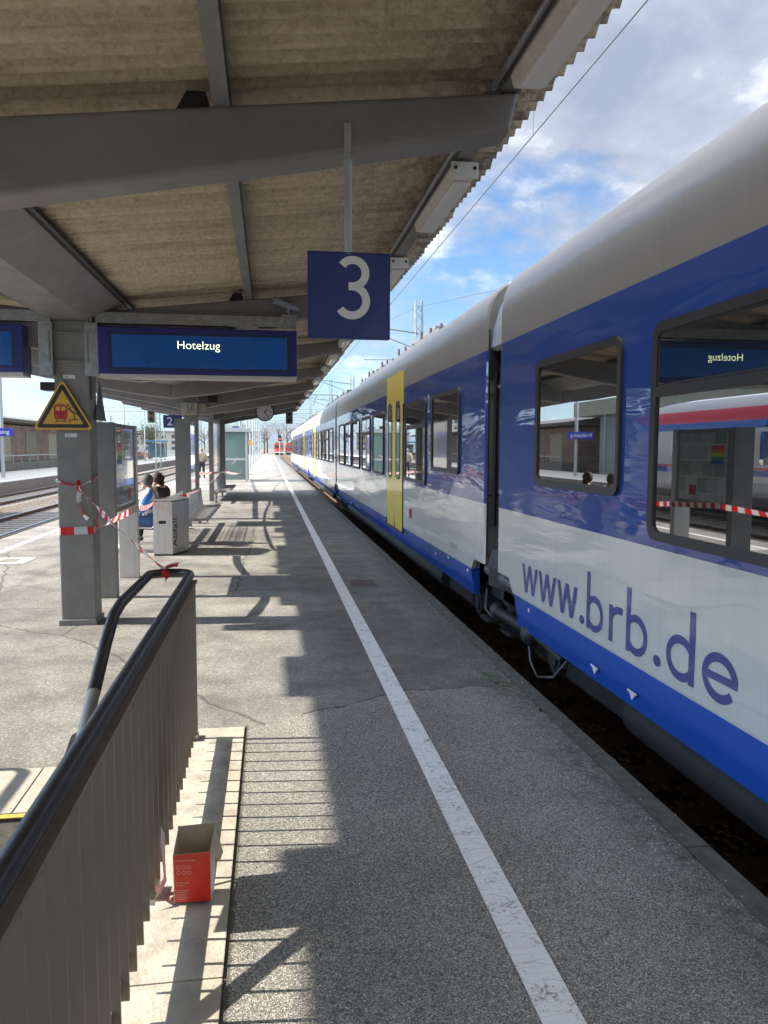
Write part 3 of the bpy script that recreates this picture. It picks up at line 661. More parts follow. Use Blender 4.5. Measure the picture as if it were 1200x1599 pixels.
# ------------------------------------------------------------ ceiling lamps
def make_lamp(loc, lb):
    t = thing('ceiling_lamp', loc, lb, 'lamp', 'lamps under the canopy edge')
    x, y, z = loc
    b = MB(); b.prism([(x-0.065, z), (x+0.065, z), (x+0.075, z-0.03), (x+0.06, z-0.075), (x-0.06, z-0.075), (x-0.075, z-0.03)], 'y', y, y+1.12); b.build('housing', mat('lamp_housing', (0.62, 0.60, 0.56), 0.6, var=0.12, vscale=10), t)
    b = MB(); b.cbox(x-0.055, x+0.055, y+0.06, y+1.06, z-0.098, z-0.0755, 0.012); b.build('diffuser', mat('lamp_diffuser', (0.80, 0.80, 0.78), 0.25, coat=0.4), t)
    b = MB(); b.cbox(x-0.078, x+0.078, y-0.022, y-0.0005, z-0.085, z+0.003, 0.006)
    for s_ in (-1, 1): b.cyl((x+s_*0.055, y-0.026, z-0.03), (x+s_*0.055, y-0.018, z-0.03), 0.011, n=10, mi=1)
    b.build('end_cap', [m_white, m_blk], t)
    return t
lz = zs(1.10)-0.09-0.02
lamp0 = make_lamp((1.10, 4.36, lz), 'canopy edge lamp behind the track number sign, white end cap with two screws')
names_l = {0: 'canopy edge lamp nearest the camera at the top of the picture', 2: 'canopy edge lamp just right of the blue number sign', 3: 'canopy edge lamp hidden behind the blue number sign', 4: 'canopy edge lamp just below the blue number sign'}
for i in range(0, 14):
    if i == 1: lamp0['label'] = 'canopy edge lamp right of the hanging sign pole, white end cap showing'; continue
    copy_tree(lamp0, (1.10, 4.36+2.2*(i-1), lz), None, names_l.get(i, 'small distant canopy edge lamp, %s in the row from the camera' % ORD[i]))

# ------------------------------------------------------------ sign "3"
def stroke(mb, pts, w, y, mi=0):
    n = len(pts); L_, R_ = [], []
    for i in range(n):
        p = Vector(pts[i]); d = (Vector(pts[min(i+1, n-1)])-Vector(pts[max(i-1, 0)])).normalized(); q = Vector((-d.y, d.x))*w/2
        L_.append(p+q); R_.append(p-q)
    mb.add([(p.x, y, p.y) for p in L_]+[(p.x, y, p.y) for p in R_], [(i, i+1, n+i+1, n+i) for i in range(n-1)], mi)
def three(mb, x0, z0, h, y):
    w = h*0.128; S2 = lambda u, v: (x0+u*h, z0+v*h)
    c1, r1 = (0.285, 0.735), 0.207; c2, r2 = (0.27, 0.29), 0.232
    up_ = [S2(c1[0]+r1*math.cos(R(a)), c1[1]+r1*math.sin(R(a))) for a in range(146, -75, -8)]
    up_ += [S2(0.30, 0.522), S2(0.215, 0.522)]
    lo = [S2(0.215, 0.522), S2(0.29, 0.522)]+[S2(c2[0]+r2*math.cos(R(a)), c2[1]+r2*math.sin(R(a))) for a in range(78, -150, -8)]
    stroke(mb, up_, w, y); stroke(mb, lo, w, y-0.0006)
sg3 = thing('track_number_sign', (0.357, 3.46, 2.25), 'square blue sign with a white number 3 hanging from the beam', 'sign')
b = MB(); b.cbox(0.176, 0.533, 3.445, 3.475, 2.238, 2.603, 0.004); b.build('panel', m_signblue, sg3)
b = MB(); b.box(0.172, 0.176-0.0003, 3.443, 3.477, 2.234, 2.607); b.box(0.5333, 0.537, 3.443, 3.477, 2.234, 2.607); b.box(0.176, 0.533, 3.443, 3.477, 2.233, 2.2378); b.box(0.176, 0.533, 3.443, 3.477, 2.6032, 2.607); b.build('frame', m_signblue, sg3)
b = MB(); three(b, 0.293, 2.318, 0.272, 3.4432); b.build('number', m_signwhite, sg3)
b = MB(); b.cyl((0.352, 3.46, 2.60), (0.352, 3.46, 3.0), 0.0165, n=14); b.build('pole', m_galvp, sg3)
b = MB(); b.box(0.337, 0.367, 3.482, 3.499, 2.985, 3.17); b.box(0.333, 0.371, 3.455, 3.482, 2.985, 3.01)
for z_ in (3.10, 3.14): b.cyl((0.352, 3.476, z_), (0.352, 3.483, z_), 0.006, n=6)
b.build('bracket', m_galvp, sg3)

# ------------------------------------------------------------ train indicators on column one
m_lcd = mat('indicator_face_blue', (0.0, 0.022, 0.13), 0.25, coat=0.3, emit=(0.0, 0.05, 0.19), estr=0.14)
m_lcdtxt = mat('lcd_letters', (0.8, 0.8, 0.5), 0.4, emit=(0.75, 0.85, 0.5), estr=0.8)
m_indblue = mat('indicator_case_blue', (0.012, 0.014, 0.17), 0.35, coat=0.3)
def indicator(x0, x1, lb, text, txt_x):
    t = thing('train_indicator', ((x0+x1)/2, 7.85, 2.42), lb, 'display board')
    ya, yb_ = 7.72, 7.98
    b = MB(); b.cbox(x0, x1, ya, yb_, 2.448, 2.895, 0.01); b.build('case', m_indblue, t)
    b = MB(); b.box(x0+0.01, x1-0.01, ya+0.006, yb_-0.006, 2.415, 2.4475); b.build('bottom_strip', mat('pale_strip', (0.55, 0.54, 0.48), 0.5), t)
    for yf, dy in ((ya-0.002, -1), (yb_+0.002, 1)):
        b = MB(); fx0, fx1 = x0+0.13, x1-0.10
        b.box(fx0, fx1, yf, yf-dy*0.001, 2.512, 2.822, 0); n = 5
        for i in range(1, n): xx = fx0+(fx1-fx0)*i/n; b.box(xx-0.0015, xx+0.0015, yf+dy*0.0012, yf, 2.512, 2.822, 1)
        for (a_, c_, e_, g_) in ((fx0-0.03, fx1+0.03, 2.49, 2.511), (fx0-0.03, fx1+0.03, 2.823, 2.842)): b.box(a_, c_, yf, yf-dy*0.001, e_, g_, 2)
        b.box(fx0-0.03, fx0-0.001, yf, yf-dy*0.001, 2.511, 2.823, 2); b.box(fx1+0.001, fx1+0.03, yf, yf-dy*0.001, 2.511, 2.823, 2)
        s_ = b.build('screen', [m_lcd, m_blk, mat('indicator_rim', (0.008, 0.02, 0.07), 0.4)], t)
        if text and dy < 0:
            b = MB(); put_text(b, text, (txt_x, yf-0.002, 2.695), (1, 0, 0), (0, 0, 1), width=0.40, depth=0.0, bold=-0.012); b.build('text', m_lcdtxt, s_)
    return t
ind1 = indicator(-1.605, 0.28, 'blue train indicator reading Hotelzug, right of the column', 'Hotelzug', -0.865)
ind2 = indicator(-4.16, -2.275, 'blank blue train indicator cut by the left edge of the picture', None, 0)
for (t_, s_) in ((ind1, 1), (ind2, -1)):
    X = lambda x: x if s_ == 1 else 2*XC-x
    b = MB(); b.cbox(X(-1.72), X(0.27), 7.79, 7.91, 2.935, 3.04, 0.006); b.cbox(X(-1.735), X(-1.61), 7.77, 7.93, 2.43, 2.9345, 0.006)
    for z_ in (2.5, 2.72, 2.9): b.cyl((X(-1.66), 7.762, z_), (X(-1.66), 7.771, z_), 0.012, n=6)
    b.build('bracket', m_galv, t_)
# mounting plates round the column
b = MB()
for s_ in (1, -1):
    X = lambda x: x if s_ == 1 else 2*XC-x
    b.box(X(-1.713), X(-1.70), 7.76, 7.93, 2.55, 2.85)
    for z_ in (2.58, 2.68, 2.82): b.cyl((X(-1.70), 7.80, z_), (X(-1.682), 7.80, z_), 0.011, n=6)
b.box(-2.05, -1.70, 7.8, 7.8285, 2.83, 2.842); b.box(-2.05, -1.70, 7.8, 7.8285, 2.56, 2.572); b.build('clamp', m_steel, ind1)

# warning triangle
ws = thing('warning_sign', (-1.95, 7.80, 1.93), 'yellow triangular warning sign with red train and falling figure on the column', 'warning sign')
def tri(cx, z0, side, r, n=6):
    h = side*0.866; P3 = [Vector((cx-side/2, z0)), Vector((cx+side/2, z0)), Vector((cx, z0+h))]; o = []
    for i in range(3):
        p = P3[i]; c = sum((q for q in P3), Vector((0, 0)))/3; q = p+(c-p).normalized()*2*r
        a0 = {0: 150, 1: 270, 2: 30}[i]
        for k in range(n+1): a_ = R(a0+120*k/n); o.append((q.x+r*math.cos(a_), q.y+r*math.sin(a_)))
    return o
b = MB(); b.prism(tri(-1.955, 1.915, 0.56, 0.026), 'y', 7.793, 7.80); b.build('panel', m_yel, ws)
def tri_ring(mb, o, i_, y):
    n = len(o); mb.add([(p[0], y, p[1]) for p in o]+[(p[0], y, p[1]) for p in i_], [(k, (k+1) % n, n+(k+1) % n, n+k) for k in range(n)])
b = MB(); tri_ring(b, tri(-1.955, 1.933, 0.50, 0.02), tri(-1.955, 1.968, 0.375, 0.004), 7.792); b.build('border', m_blk, ws)
b = MB(); f_ = 7.7915; tx, tz = -1.975, 1.985
b.add([(tx-x_, f_, tz+z_) for x_, z_ in ((0.055, 0.03), (-0.055, 0.03), (-0.062, 0.06), (-0.06, 0.15), (-0.045, 0.168), (0.045, 0.168), (0.06, 0.15), (0.062, 0.06))], [list(range(8))])
b.add([(tx+x_, f_, tz+z_) for x_, z_ in ((-0.035, 0.172), (0.035, 0.172), (0.03, 0.178), (-0.03, 0.178))], [(0, 1, 2, 3)])
b.build('train_symbol', m_red, ws)
b = MB()
for a_ in (-0.045, 0.006): b.add([(tx+a_, f_-0.0006, tz+0.11), (tx+a_+0.039, f_-0.0006, tz+0.11), (tx+a_+0.039, f_-0.0006, tz+0.15), (tx+a_, f_-0.0006, tz+0.15)], [(0, 1, 2, 3)])
for a_ in (-0.042, 0.042): b.cyl((tx+a_, f_-0.001, tz+0.06), (tx+a_, f_-0.0006, tz+0.06), 0.006, n=8)
b.build('train_symbol_windows', m_yel, ws)
b = MB()
def seg(mb, pts, w, y=f_): stroke(mb, pts, w, y)
seg(b, [(tx-0.035, tz+0.028), (tx-0.05, tz-0.005)], 0.006); seg(b, [(tx+0.035, tz+0.028), (tx+0.05, tz-0.005)], 0.006); seg(b, [(tx-0.04, tz+0.018), (tx+0.04, tz+0.018)], 0.005, f_-0.0003); seg(b, [(tx-0.045, tz+0.006), (tx+0.045, tz+0.006)], 0.005, f_-0.0003)
fx, fz = tx+0.065, tz+0.10
seg(b, [(fx+0.01, fz+0.04), (fx+0.03, fz+0.01), (fx+0.055, fz-0.01)], 0.016); seg(b, [(fx+0.055, fz-0.01), (fx+0.085, fz-0.02), (fx+0.105, fz-0.04)], 0.009, f_-0.0003)
seg(b, [(fx+0.055, fz-0.01), (fx+0.062, fz-0.04), (fx+0.058, fz-0.072)], 0.009, f_-0.0006); seg(b, [(fx+0.01, fz+0.035), (fx+0.035, fz+0.045), (fx+0.06, fz+0.05)], 0.007, f_-0.0003); seg(b, [(fx+0.012, fz+0.03), (fx-0.008, fz+0.015)], 0.007, f_-0.0009)
b.cyl((fx+0.004, f_-0.0005, fz+0.062), (fx+0.004, f_, fz+0.062), 0.010, n=10); seg(b, [(tx+0.075, tz+0.025), (tx+0.16, tz+0.025)], 0.009)
b.build('falling_figure_symbol', m_blk, ws)
b = MB(); seg(b, [(tx+0.075, tz+0.018), (tx+0.075, tz-0.012)], 0.009, f_-0.0003); seg(b, [(tx+0.071, tz+0.0195), (tx+0.105, tz+0.0195)], 0.006, f_-0.0006); b.build('platform_edge_symbol', m_red, ws)
ws2 = thing('warning_sign', (-1.62, 8.16, 1.95), 'second triangular warning sign seen from its dark back behind the column', 'warning sign')
b = MB(); b.prism([(7.98, 2.02), (8.5, 2.02), (8.24, 2.42)], 'x', -1.705, -1.700); b.build('panel', m_blk, ws2)
for z_, nm in ((2.405, 'small pale number plate above the yellow triangle on the column'), (1.845, 'small pale number plate below the yellow triangle on the column')):
    o = MB(); o.cbox(-2.01+0.06, -1.87+0.03, 7.824, 7.8295, z_, z_+0.035, 0.002); put_text(o, '1821', (-1.938, 7.8236, z_+0.009), (1, 0, 0), (0, 0, 1), height=0.017, depth=0.0002, mi=1); tag(o.build('number_plate', [m_white, m_blk], None, (-1.9, 7.82, z_)), nm, 'plate')

# cctv camera with bird spikes on the indicator bracket
cc = thing('security_camera', (0.20, 7.85, 3.04), 'grey tube security camera with bird spikes above the display', 'camera')
b = MB(); b.box(0.15, 0.27, 7.775, 7.78, 2.92, 3.05)
for x_ in (0.15, 0.262): b.box(x_, x_+0.01, 7.765, 7.93, 2.915, 2.93); b.box(x_, x_+0.01, 7.765, 7.775, 2.93, 3.06)
b.box(0.13, 0.28, 7.76, 7.94, 3.0405, 3.052); b.build('clamp', m_galv, cc)
b = MB(); b.cyl((0.20, 7.85, 3.05), (0.20, 7.85, 3.14), 0.012); b.cyl((0.19, 7.85, 3.09), (0.21, 7.85, 3.16), 0.02); b.build('stand', m_galvp, cc)
b = MB(); A_, B_ = Vector((0.07, 7.78, 3.195)), Vector((0.31, 7.92, 3.125)); b.cyl(A_, B_, 0.035, 0.035, 14); b.cyl(A_-(B_-A_).normalized()*0.02, A_, 0.039, 0.039, 14); b.build('housing', m_galvp, cc)
b = MB()
for i in range(8):
    p = A_.lerp(B_, 0.3+0.7*i/7)+Vector((0, 0, 0.033)); b.cyl(p, p+Vector((0.02, 0.01, 0.07)), 0.0016, n=4)
b.build('bird_spikes', m_galv, cc)
b = MB(); b.tube([(0.16, 7.84, 3.06), (0.12, 7.83, 3.0), (0.08, 7.80, 2.93), (-0.1, 7.79, 2.925)], 0.007, 6); b.build('cable', m_black, cc)
b = MB(); b.tube([(0.0, 7.9, 3.13), (-0.01, 7.9, 3.1), (0.02, 7.9, 3.06)], 0.012, 6); tag(b.build('cable_end', m_signwhite, None, (0, 7.9, 3.06)), 'loose pale cable end hanging left of the security camera', 'cable')
# loudspeaker below the left indicator
o = MB(); o.cbox(-2.2, -2.06, 7.95, 8.15, 2.30, 2.38, 0.01); tag(o.build('loudspeaker', m_blk, None, (-2.13, 8.05, 2.3)), 'small black loudspeaker under the left display beside the column', 'loudspeaker')

# ------------------------------------------------------------ information case
m_glass = mat('poster_glass', (0.03, 0.035, 0.035), 0.03, coat=1.0, spec=0.6)
ic = thing('information_case', (-1.9, 9.9, 0), 'grey steel timetable showcase on two legs behind the first column', 'information board')
b = MB(); b.cbox(-2.045, -1.765, 9.20, 9.32, 0, 2.035, 0.006); b.build('leg', m_steel_col, ic)
b = MB(); b.cbox(-2.0, -1.755, 10.62, 10.74, 0, 2.035, 0.006); b.build('leg', m_inox, ic)
b = MB(); b.cbox(-2.02, -1.78, 9.321, 10.619, 0.98, 2.03, 0.006); b.build('case', m_steel_col, ic)
def poster_mat():
    m = bpy.data.materials.new('timetable_posters'); m.use_nodes = True; t = m.node_tree; bb = t.nodes['Principled BSDF']
    P, x, y, z = world_pos(t)
    br = t.nodes.new('ShaderNodeTexBrick'); c_ = t.nodes.new('ShaderNodeCombineXYZ'); t.links.new(y, c_.inputs[0]); t.links.new(z, c_.inputs[1]); t.links.new(c_.outputs[0], br.inputs[0])
    br.inputs['Scale'].default_value = 3.3; br.inputs['Color1'].default_value = (0.45, 0.47, 0.46, 1); br.inputs['Color2'].default_value = (0.16, 0.25, 0.14, 1); br.inputs['Mortar'].default_value = (0.55, 0.57, 0.57, 1); br.inputs['Brick Width'].default_value = 0.9; br.inputs['Row Height'].default_value = 0.75
    t.links.new(br.outputs[0], bb.inputs['Base Color']); bb.inputs['Roughness'].default_value = 0.5; bb.inputs['Coat Weight'].default_value = 1.0; bb.inputs['Coat Roughness'].default_value = 0.02; bb.inputs['Coat IOR'].default_value = 1.7
    return m
m_post = poster_mat()
b = MB(); b.box(-1.7795, -1.776, 9.37, 10.57, 1.03, 1.98); b.box(-2.024, -2.0205, 9.37, 10.57, 1.03, 1.98); b.build('glazed_posters', m_post, ic)
b = MB(); b.box(-1.7758, -1.774, 10.1, 10.28, 1.10, 1.24); b.build('red_notice', m_red, ic)
for (y_, z_, c_) in ((9.42, 1.75, (0.5, 0.02, 0.02)), (9.42, 1.70, (0.6, 0.2, 0.02)), (9.42, 1.65, (0.6, 0.5, 0.03)), (9.42, 1.60, (0.03, 0.3, 0.06)), (9.42, 1.55, (0.02, 0.06, 0.35))):
    b = MB(); b.box(-1.7758, -1.7745, 9.45, 9.75, z_, z_+0.05); b.build('rainbow_poster', mat('poster_%.2f' % z_, c_, 0.4), ic)

# ------------------------------------------------------------ litter bin "Abfall"
lbn = thing('litter_bin', (-1.6, 13.0, 0), 'brushed steel litter bin lettered Abfall behind the railing end', 'litter bin')
foot = [(-1.86, 12.72), (-1.56, 12.70), (-1.40, 13.1), (-1.36, 13.3), (-1.40, 13.5), (-1.6, 13.7), (-1.86, 13.5)]
b = MB(); b.prism(foot, 'z', 0.03, 0.87); b.prism([(p[0]*0.98-0.03, p[1]) for p in foot], 'z', 0.0, 0.0295, 1); b.build('body', [m_inox, m_blk], lbn)
b = MB(); b.prism([(p[0], p[1]) for p in foot], 'z', 0.871, 0.90); b.build('lid', m_galv, lbn)
b = MB(); b.box(-1.77, -1.66, 12.703, 12.708, 0.52, 0.57); b.build('slot', m_blk, lbn)
d = Vector((0.16, 0.40, 0)).normalized()
b = MB(); put_text(b, 'Abfall', Vector((-1.555, 12.72, 0))+d*0.13+Vector((0, 0, 0.14)), (0, 0, 1), -d, width=0.46, depth=0.0, bold=0.0)
for i, v in enumerate(b.v): b.v[i] = tuple(Vector(v)+Vector((0.40, -0.16, 0)).normalized()*0.006)
b.build('lettering', m_blk, lbn)

# ------------------------------------------------------------ benches of wire mesh
m_wire = mat('wire_mesh_steel', (0.55, 0.56, 0.58), 0.35, metal=0.6)
def make_bench(x, y0, n, side, lb):
    t = thing('bench', (x, y0, 0), lb, 'bench', 'wire mesh benches between the columns'); w = 0.58
    b = MB(); b.box(x-0.03, x+0.03, y0, y0+n*w, 0.30, 0.36); b.build('beam', m_steel_col, t)
    for yy in (y0+0.15, y0+n*w-0.2): b = MB(); b.box(x-0.03, x+0.03, yy, yy+0.05, 0, 0.2995); b.box(x-0.2, x+0.2, yy, yy+0.05, 0.0, 0.02); b.build('leg', m_steel_col, t)
    for k in range(n):
        ya, yb_ = y0+k*w+0.04, y0+(k+1)*w-0.04; q = 0.004
        b = MB(); prof = [(0.02, 0.82), (0.035, 0.6), (0.06, 0.44), (0.10, 0.415), (0.3, 0.42), (0.44, 0.435), (0.48, 0.40)]
        path = lambda yy: [Vector((x+side*(p[0]), yy, p[1])) for p in prof]
        for i in range(9): b.tube(path(ya+(yb_-ya)*i/8), q, 4)
        for s_ in range(len(prof)-1):
            for f__ in (0, 0.5):
                p = Vector(prof[s_]).lerp(Vector(prof[s_+1]), f__); b.cyl((x+side*p.x, ya, p.y), (x+side*p.x, yb_, p.y), q, n=4)
        for yy in (ya, yb_): b.tube(path(yy), 0.009, 5)
        b.build('seat', m_wire, t)
    return t
make_bench(-1.60, 14.2, 7, 1, 'wire mesh bench on the right side behind the litter bin')
make_bench(-1.84, 13.0, 7, -1, 'wire mesh bench on the left side, two people sit on it')
make_bench(-1.66, 24.4, 6, 1, 'farther wire mesh bench beside the glass windbreak')

# glass boards behind the bench
m_pane = mat('windbreak_glass', (0.30, 0.33, 0.35), 0.08, coat=1.0, spec=0.6)
ib = thing('information_case', (-1.95, 17.6, 0), 'grey steel board with glass panel between bench and second column', 'information board')
b = MB(); b.cbox(-2.05, -1.72, 17.4, 17.5, 0, 2.38, 0.006); b.build('leg', m_steel_col, ib)
b = MB(); b.cbox(-1.83, -1.74, 17.501, 18.6, 0.7, 2.34, 0.006); b.build('case', m_galvp, ib)
b = MB(); b.box(-1.739, -1.735, 17.56, 18.55, 0.8, 2.26); b.build('glazed_posters', m_pane, ib)
wb = thing('windbreak', (-1.88, 28, 0), 'tall glass windbreak panel between grey posts before the third column', 'windbreak')
for yy in (25.6, 30.5):
    b = MB(); b.cbox(-1.95, -1.80, yy, yy+0.12, 0, 2.95, 0.006); b.build('post', m_steel_col, wb)
b = MB(); b.box(-1.89, -1.865, 25.73, 30.49, 0.25, 2.8); b.build('pane', mat('frosted_glass', (0.50, 0.51, 0.53), 0.2, coat=0.6), wb)
b = MB(); b.box(-1.91, -1.845, 25.73, 30.49, 0.18, 0.249); b.box(-1.91, -1.845, 25.73, 30.49, 2.801, 2.87); b.build('rail', m_steel_col, wb)
# boxes and loudspeaker at column two
jb = thing('junction_box', (-1.9, 19.1, 2.4), 'grey white junction boxes with pipes on the second column', 'junction box')
b = MB(); b.cbox(-2.09, -1.70, 19.06, 19.145, 2.52, 2.82, 0.006); b.build('box', m_conc, jb)
b = MB(); b.cbox(-1.69, -1.50, 19.1, 19.3, 2.54, 2.80, 0.006); b.build('box', mat('beige_box', (0.36, 0.33, 0.26), 0.6), jb)
b = MB(); b.tube([(-1.95, 19.05, 2.80), (-1.94, 19.04, 2.66), (-1.90, 19.04, 2.60), (-1.84, 19.04, 2.66), (-1.83, 19.05, 2.80)], 0.014, 6); b.tube([(-1.70, 19.15, 2.8), (-1.68, 19.1, 3.0), (-1.6, 19.1, 3.1), (-1.58, 19.1, 2.95)], 0.009, 6); b.build('pipes', m_galv, jb)
ls = thing('loudspeaker', (-1.33, 19.0, 2.8), 'black loudspeaker on a bracket right of the second column', 'loudspeaker')
b = MB(); b.cbox(-1.44, -1.22, 18.85, 19.1, 2.80, 2.98, 0.03); b.build('housing', m_blk, ls)
b = MB(); b.cyl((-1.70, 19.15, 2.90), (-1.44, 19.0, 2.90), 0.015, n=8); b.build('bracket', m_blk, ls)

# sign "2", platform clock, dispatch signals
s2 = thing('track_number_sign', (-2.72, 22.6, 2.3), 'small blue sign with a white number 2 under the left canopy', 'sign')
b = MB(); b.cbox(-2.97, -2.45, 22.58, 22.62, 2.30, 2.66, 0.004); b.build('panel', m_signblue, s2)
b = MB(); put_text(b, '2', (-2.86, 22.578, 2.37), (1, 0, 0), (0, 0, 1), height=0.235, depth=0.0, bold=0.01); put_text(b, '›', (-2.55, 22.578, 2.42), (1, 0, 0), (0, 0, 1), height=0.08, depth=0.0, bold=0.01); b.build('number', m_signwhite, s2)
b = MB(); b.cyl((-2.7, 22.6, 2.66), (-2.7, 22.9, 3.1), 0.017, n=8); b.build('pole', m_galvp, s2)
ck = thing('platform_clock', (-0.145, 26.85, 2.65), 'round white station clock with dark rim hanging below the canopy', 'clock')
b = MB(); b.cyl((-0.145, 26.78, 2.962), (-0.145, 26.92, 2.962), 0.315, n=40); b.build('case', m_blk, ck)
b = MB(); b.cyl((-0.145, 26.774, 2.962), (-0.145, 26.779, 2.962), 0.277, n=40, smooth=False); b.build('dial', mat('clock_dial', (0.75, 0.75, 0.76), 0.5), ck)
b = MB()
for i in range(12):
    a_ = R(30*i); r0_, r1_ = (0.20, 0.26); w_ = 0.022 if i % 3 == 0 else 0.014
    stroke(b, [(-0.145+r0_*math.sin(a_), 2.962+r0_*math.cos(a_)), (-0.145+r1_*math.sin(a_), 2.962+r1_*math.cos(a_))], w_, 26.772)
b.build('hour_marks', m_blk, ck)
for nm, a_, l_, w_ in (('hour_hand', 42, 0.15, 0.03), ('minute_hand', 145, 0.235, 0.022)):
    b = MB(); stroke(b, [(-0.145-0.03*math.sin(R(a_)), 2.962-0.03*math.cos(R(a_))), (-0.145+l_*math.sin(R(a_)), 2.962+l_*math.cos(R(a_)))], w_, 26.770 if l_ < 0.2 else 26.769); b.build(nm, m_blk, ck)
b = MB(); b.cyl((-0.145, 26.85, 3.27), (-0.145, 26.95, 3.42), 0.03, n=8); b.build('hanger', m_blk, ck)
def dsignal(x, y, lb):
    t = thing('dispatch_signal', (x, y, 2.55), lb, 'signal'); z0 = 2.70
    b = MB(); b.cbox(x-0.14, x+0.14, y-0.05, y+0.05, z0, z0+0.80, 0.02); b.build('panel', mat('signal_panel', (0.20, 0.18, 0.11), 0.6, var=0.15), t)
    for k in range(3): b = MB(); b.cyl((x, y-0.13, z0+0.14+0.26*k), (x, y-0.0505, z0+0.14+0.26*k), 0.075, n=16); b.cyl((x, y-0.131, z0+0.14+0.26*k), (x, y-0.134, z0+0.14+0.26*k), 0.06, n=16, mi=1); b.build('lamp', [m_blk, mat('dark_lens', (0.03, 0.025, 0.015), 0.3)], t)
    for s_ in (-0.1, 0.1): b = MB(); b.cyl((x+s_, y, z0+0.80), (x+s_, y, z0+0.98), 0.012, n=6); b.build('hanger', m_galv, t)
dsignal(0.80, 31.2, 'three lens signal panel hanging at the right end of the canopy')
dsignal(-4.55, 31.2, 'three lens signal panel hanging at the left end of the canopy')

# ------------------------------------------------------------ barrier tape
def tape(mb, pts, w=0.07, twist=None, s0=0.0):
    """ribbon through pts; twist: list of (fraction, angle in degrees)"""
    P2 = []; pts = [Vector(p) for p in pts]
    for i in range(len(pts)-1):
        for k in range(8): P2.append(pts[i].lerp(pts[i+1], k/8))
    P2.append(pts[-1]); n = len(P2); s = s0; vs = []; fs = []; run = []
    for i, p in enumerate(P2):
        d = (P2[min(i+1, n-1)]-P2[max(i-1, 0)]).normalized()
        if i: s += (p-P2[i-1]).length
        u = Vector((0, 0, 1))-d*d.z
        u = u.normalized() if u.length > 1e-3 else Vector((1, 0, 0)); v = d.cross(u)
        a_ = 0.0
        if twist:
            f = i/(n-1)
            for (f0, a0), (f1, a1) in zip(twist, twist[1:]):
                if f0 <= f <= f1: a_ = a0+(a1-a0)*(f-f0)/(f1-f0+1e-9)
        q = (u*math.cos(R(a_))+v*math.sin(R(a_)))*w/2
        vs += [p-q, p, p+q]; run += [s]*3
        if i: fs += [(3*i-3, 3*i-2, 3*i+1, 3*i), (3*i-2, 3*i-1, 3*i+2, 3*i+1)]
    mb.run = (mb.run or [])+run; mb.add(vs, fs, 0, True); return s
def sag(a_, b_, s, n=6):
    a_, b_ = Vector(a_), Vector(b_); return [a_.lerp(b_, i/n)-Vector((0, 0, s*4*(i/n)*(1-i/n))) for i in range(n+1)]
x0, x1, ya, yb_ = -2.047, -1.703, 7.818, 8.142
b = MB(); z_ = 0.93
tape(b, [(x0, yb_, z_), (x0, ya, z_), (x1, ya, z_+0.01)], 0.075, None, 0.02)
s_ = tape(b, [(x1, ya, z_+0.01), (-1.66, 8.2, 0.97), (-1.60, 8.9, 1.0), (-1.60, 9.3, 1.01), (-1.745, 10.7, 0.93)], 0.075, [(0, 0), (0.15, 80), (0.3, 30), (0.6, 0), (1, 10)], 0.1)
tape(b, sag((-1.745, 10.76, 0.93), (-1.85, 12.68, 0.86), 0.03), 0.075, [(0, 0), (1, 20)], 0.3)
tag(b.build('barrier_tape', m_tape, None, (-1.9, 7.8, 0.9)), 'lower red and white tape wrapped flat round the column and on to the bin', 'barrier tape')
b = MB(); z_ = 1.41
tape(b, [(x0, yb_, z_+0.03), (x0, ya, z_+0.01), (-1.90, ya-0.005, z_-0.03), (-1.83, ya-0.015, z_-0.045)], 0.03, [(0, 0), (0.5, 50), (1, 80)])
tape(b, [(-1.83, ya-0.015, z_-0.045), (-1.75, ya-0.005, z_+0.0), (x1, ya, z_+0.02), (x1+0.003, yb_, z_+0.06)], 0.03, [(0, 80), (1, 30)])
tape(b, [(-1.83, ya-0.02, z_+0.02), (-1.832, ya-0.025, z_-0.04), (-1.826, ya-0.02, z_-0.12)], 0.045, [(0, 10), (1, 40)], 0.13)
tape(b, [(-1.83, ya-0.02, z_-0.08), (-1.835, ya-0.03, z_-0.20), (-1.81, ya-0.03, z_-0.30), (-1.75, ya-0.03, z_-0.36)], 0.045, [(0, 10), (0.5, 80), (1, 20)])
tape(b, sag((-1.83, ya-0.03, z_-0.05), (-0.62, 4.69, 1.02), 0.03, 8), 0.05, [(0, 10), (0.2, 70), (0.4, -20), (0.6, 60), (0.8, 10), (1, 80)])
tape(b, [(-0.62, 4.70, 0.965), (-0.618, 4.655, 0.975), (-0.617, 4.655, 1.025), (-0.62, 4.69, 1.032)], 0.045, None, 0.13)
tape(b, [(-0.62, 4.70, 1.03), (-0.58, 4.72, 1.05), (-0.53, 4.76, 1.055)], 0.035, [(0, 20), (1, 70)], 0.0)
tape(b, [(-0.62, 4.70, 1.03), (-0.575, 4.70, 1.045), (-0.55, 4.72, 1.045)], 0.03, [(0, 60), (1, 30)], 0.13)
tag(b.build('barrier_tape', m_tape, None, (-1.83, 7.8, 1.4)), 'knotted red and white tape running from the column down to the handrail end', 'barrier tape')
b = MB()
tape(b, [(-1.60, 13.2, 0.915), (-1.45, 13.3, 0.95), (-1.36, 13.3, 0.93), (-1.35, 13.4, 0.98)], 0.06, [(0, 90), (1, 0)])
tape(b, sag((-1.40, 13.4, 0.95), (-1.52, 24.0, 0.98), 0.10, 8)+sag((-1.52, 24.0, 0.98), (-1.5, 39.9, 1.35), 0.08, 5)[1:], 0.045, [(0, 0), (0.2, 70), (0.5, 50), (0.8, 75), (1, 30)])
tag(b.build('barrier_tape', m_tape, None, (-1.5, 13.3, 0.9)), 'thin twisted tape rising from the litter bin towards the glass cabin', 'barrier tape')
b = MB()
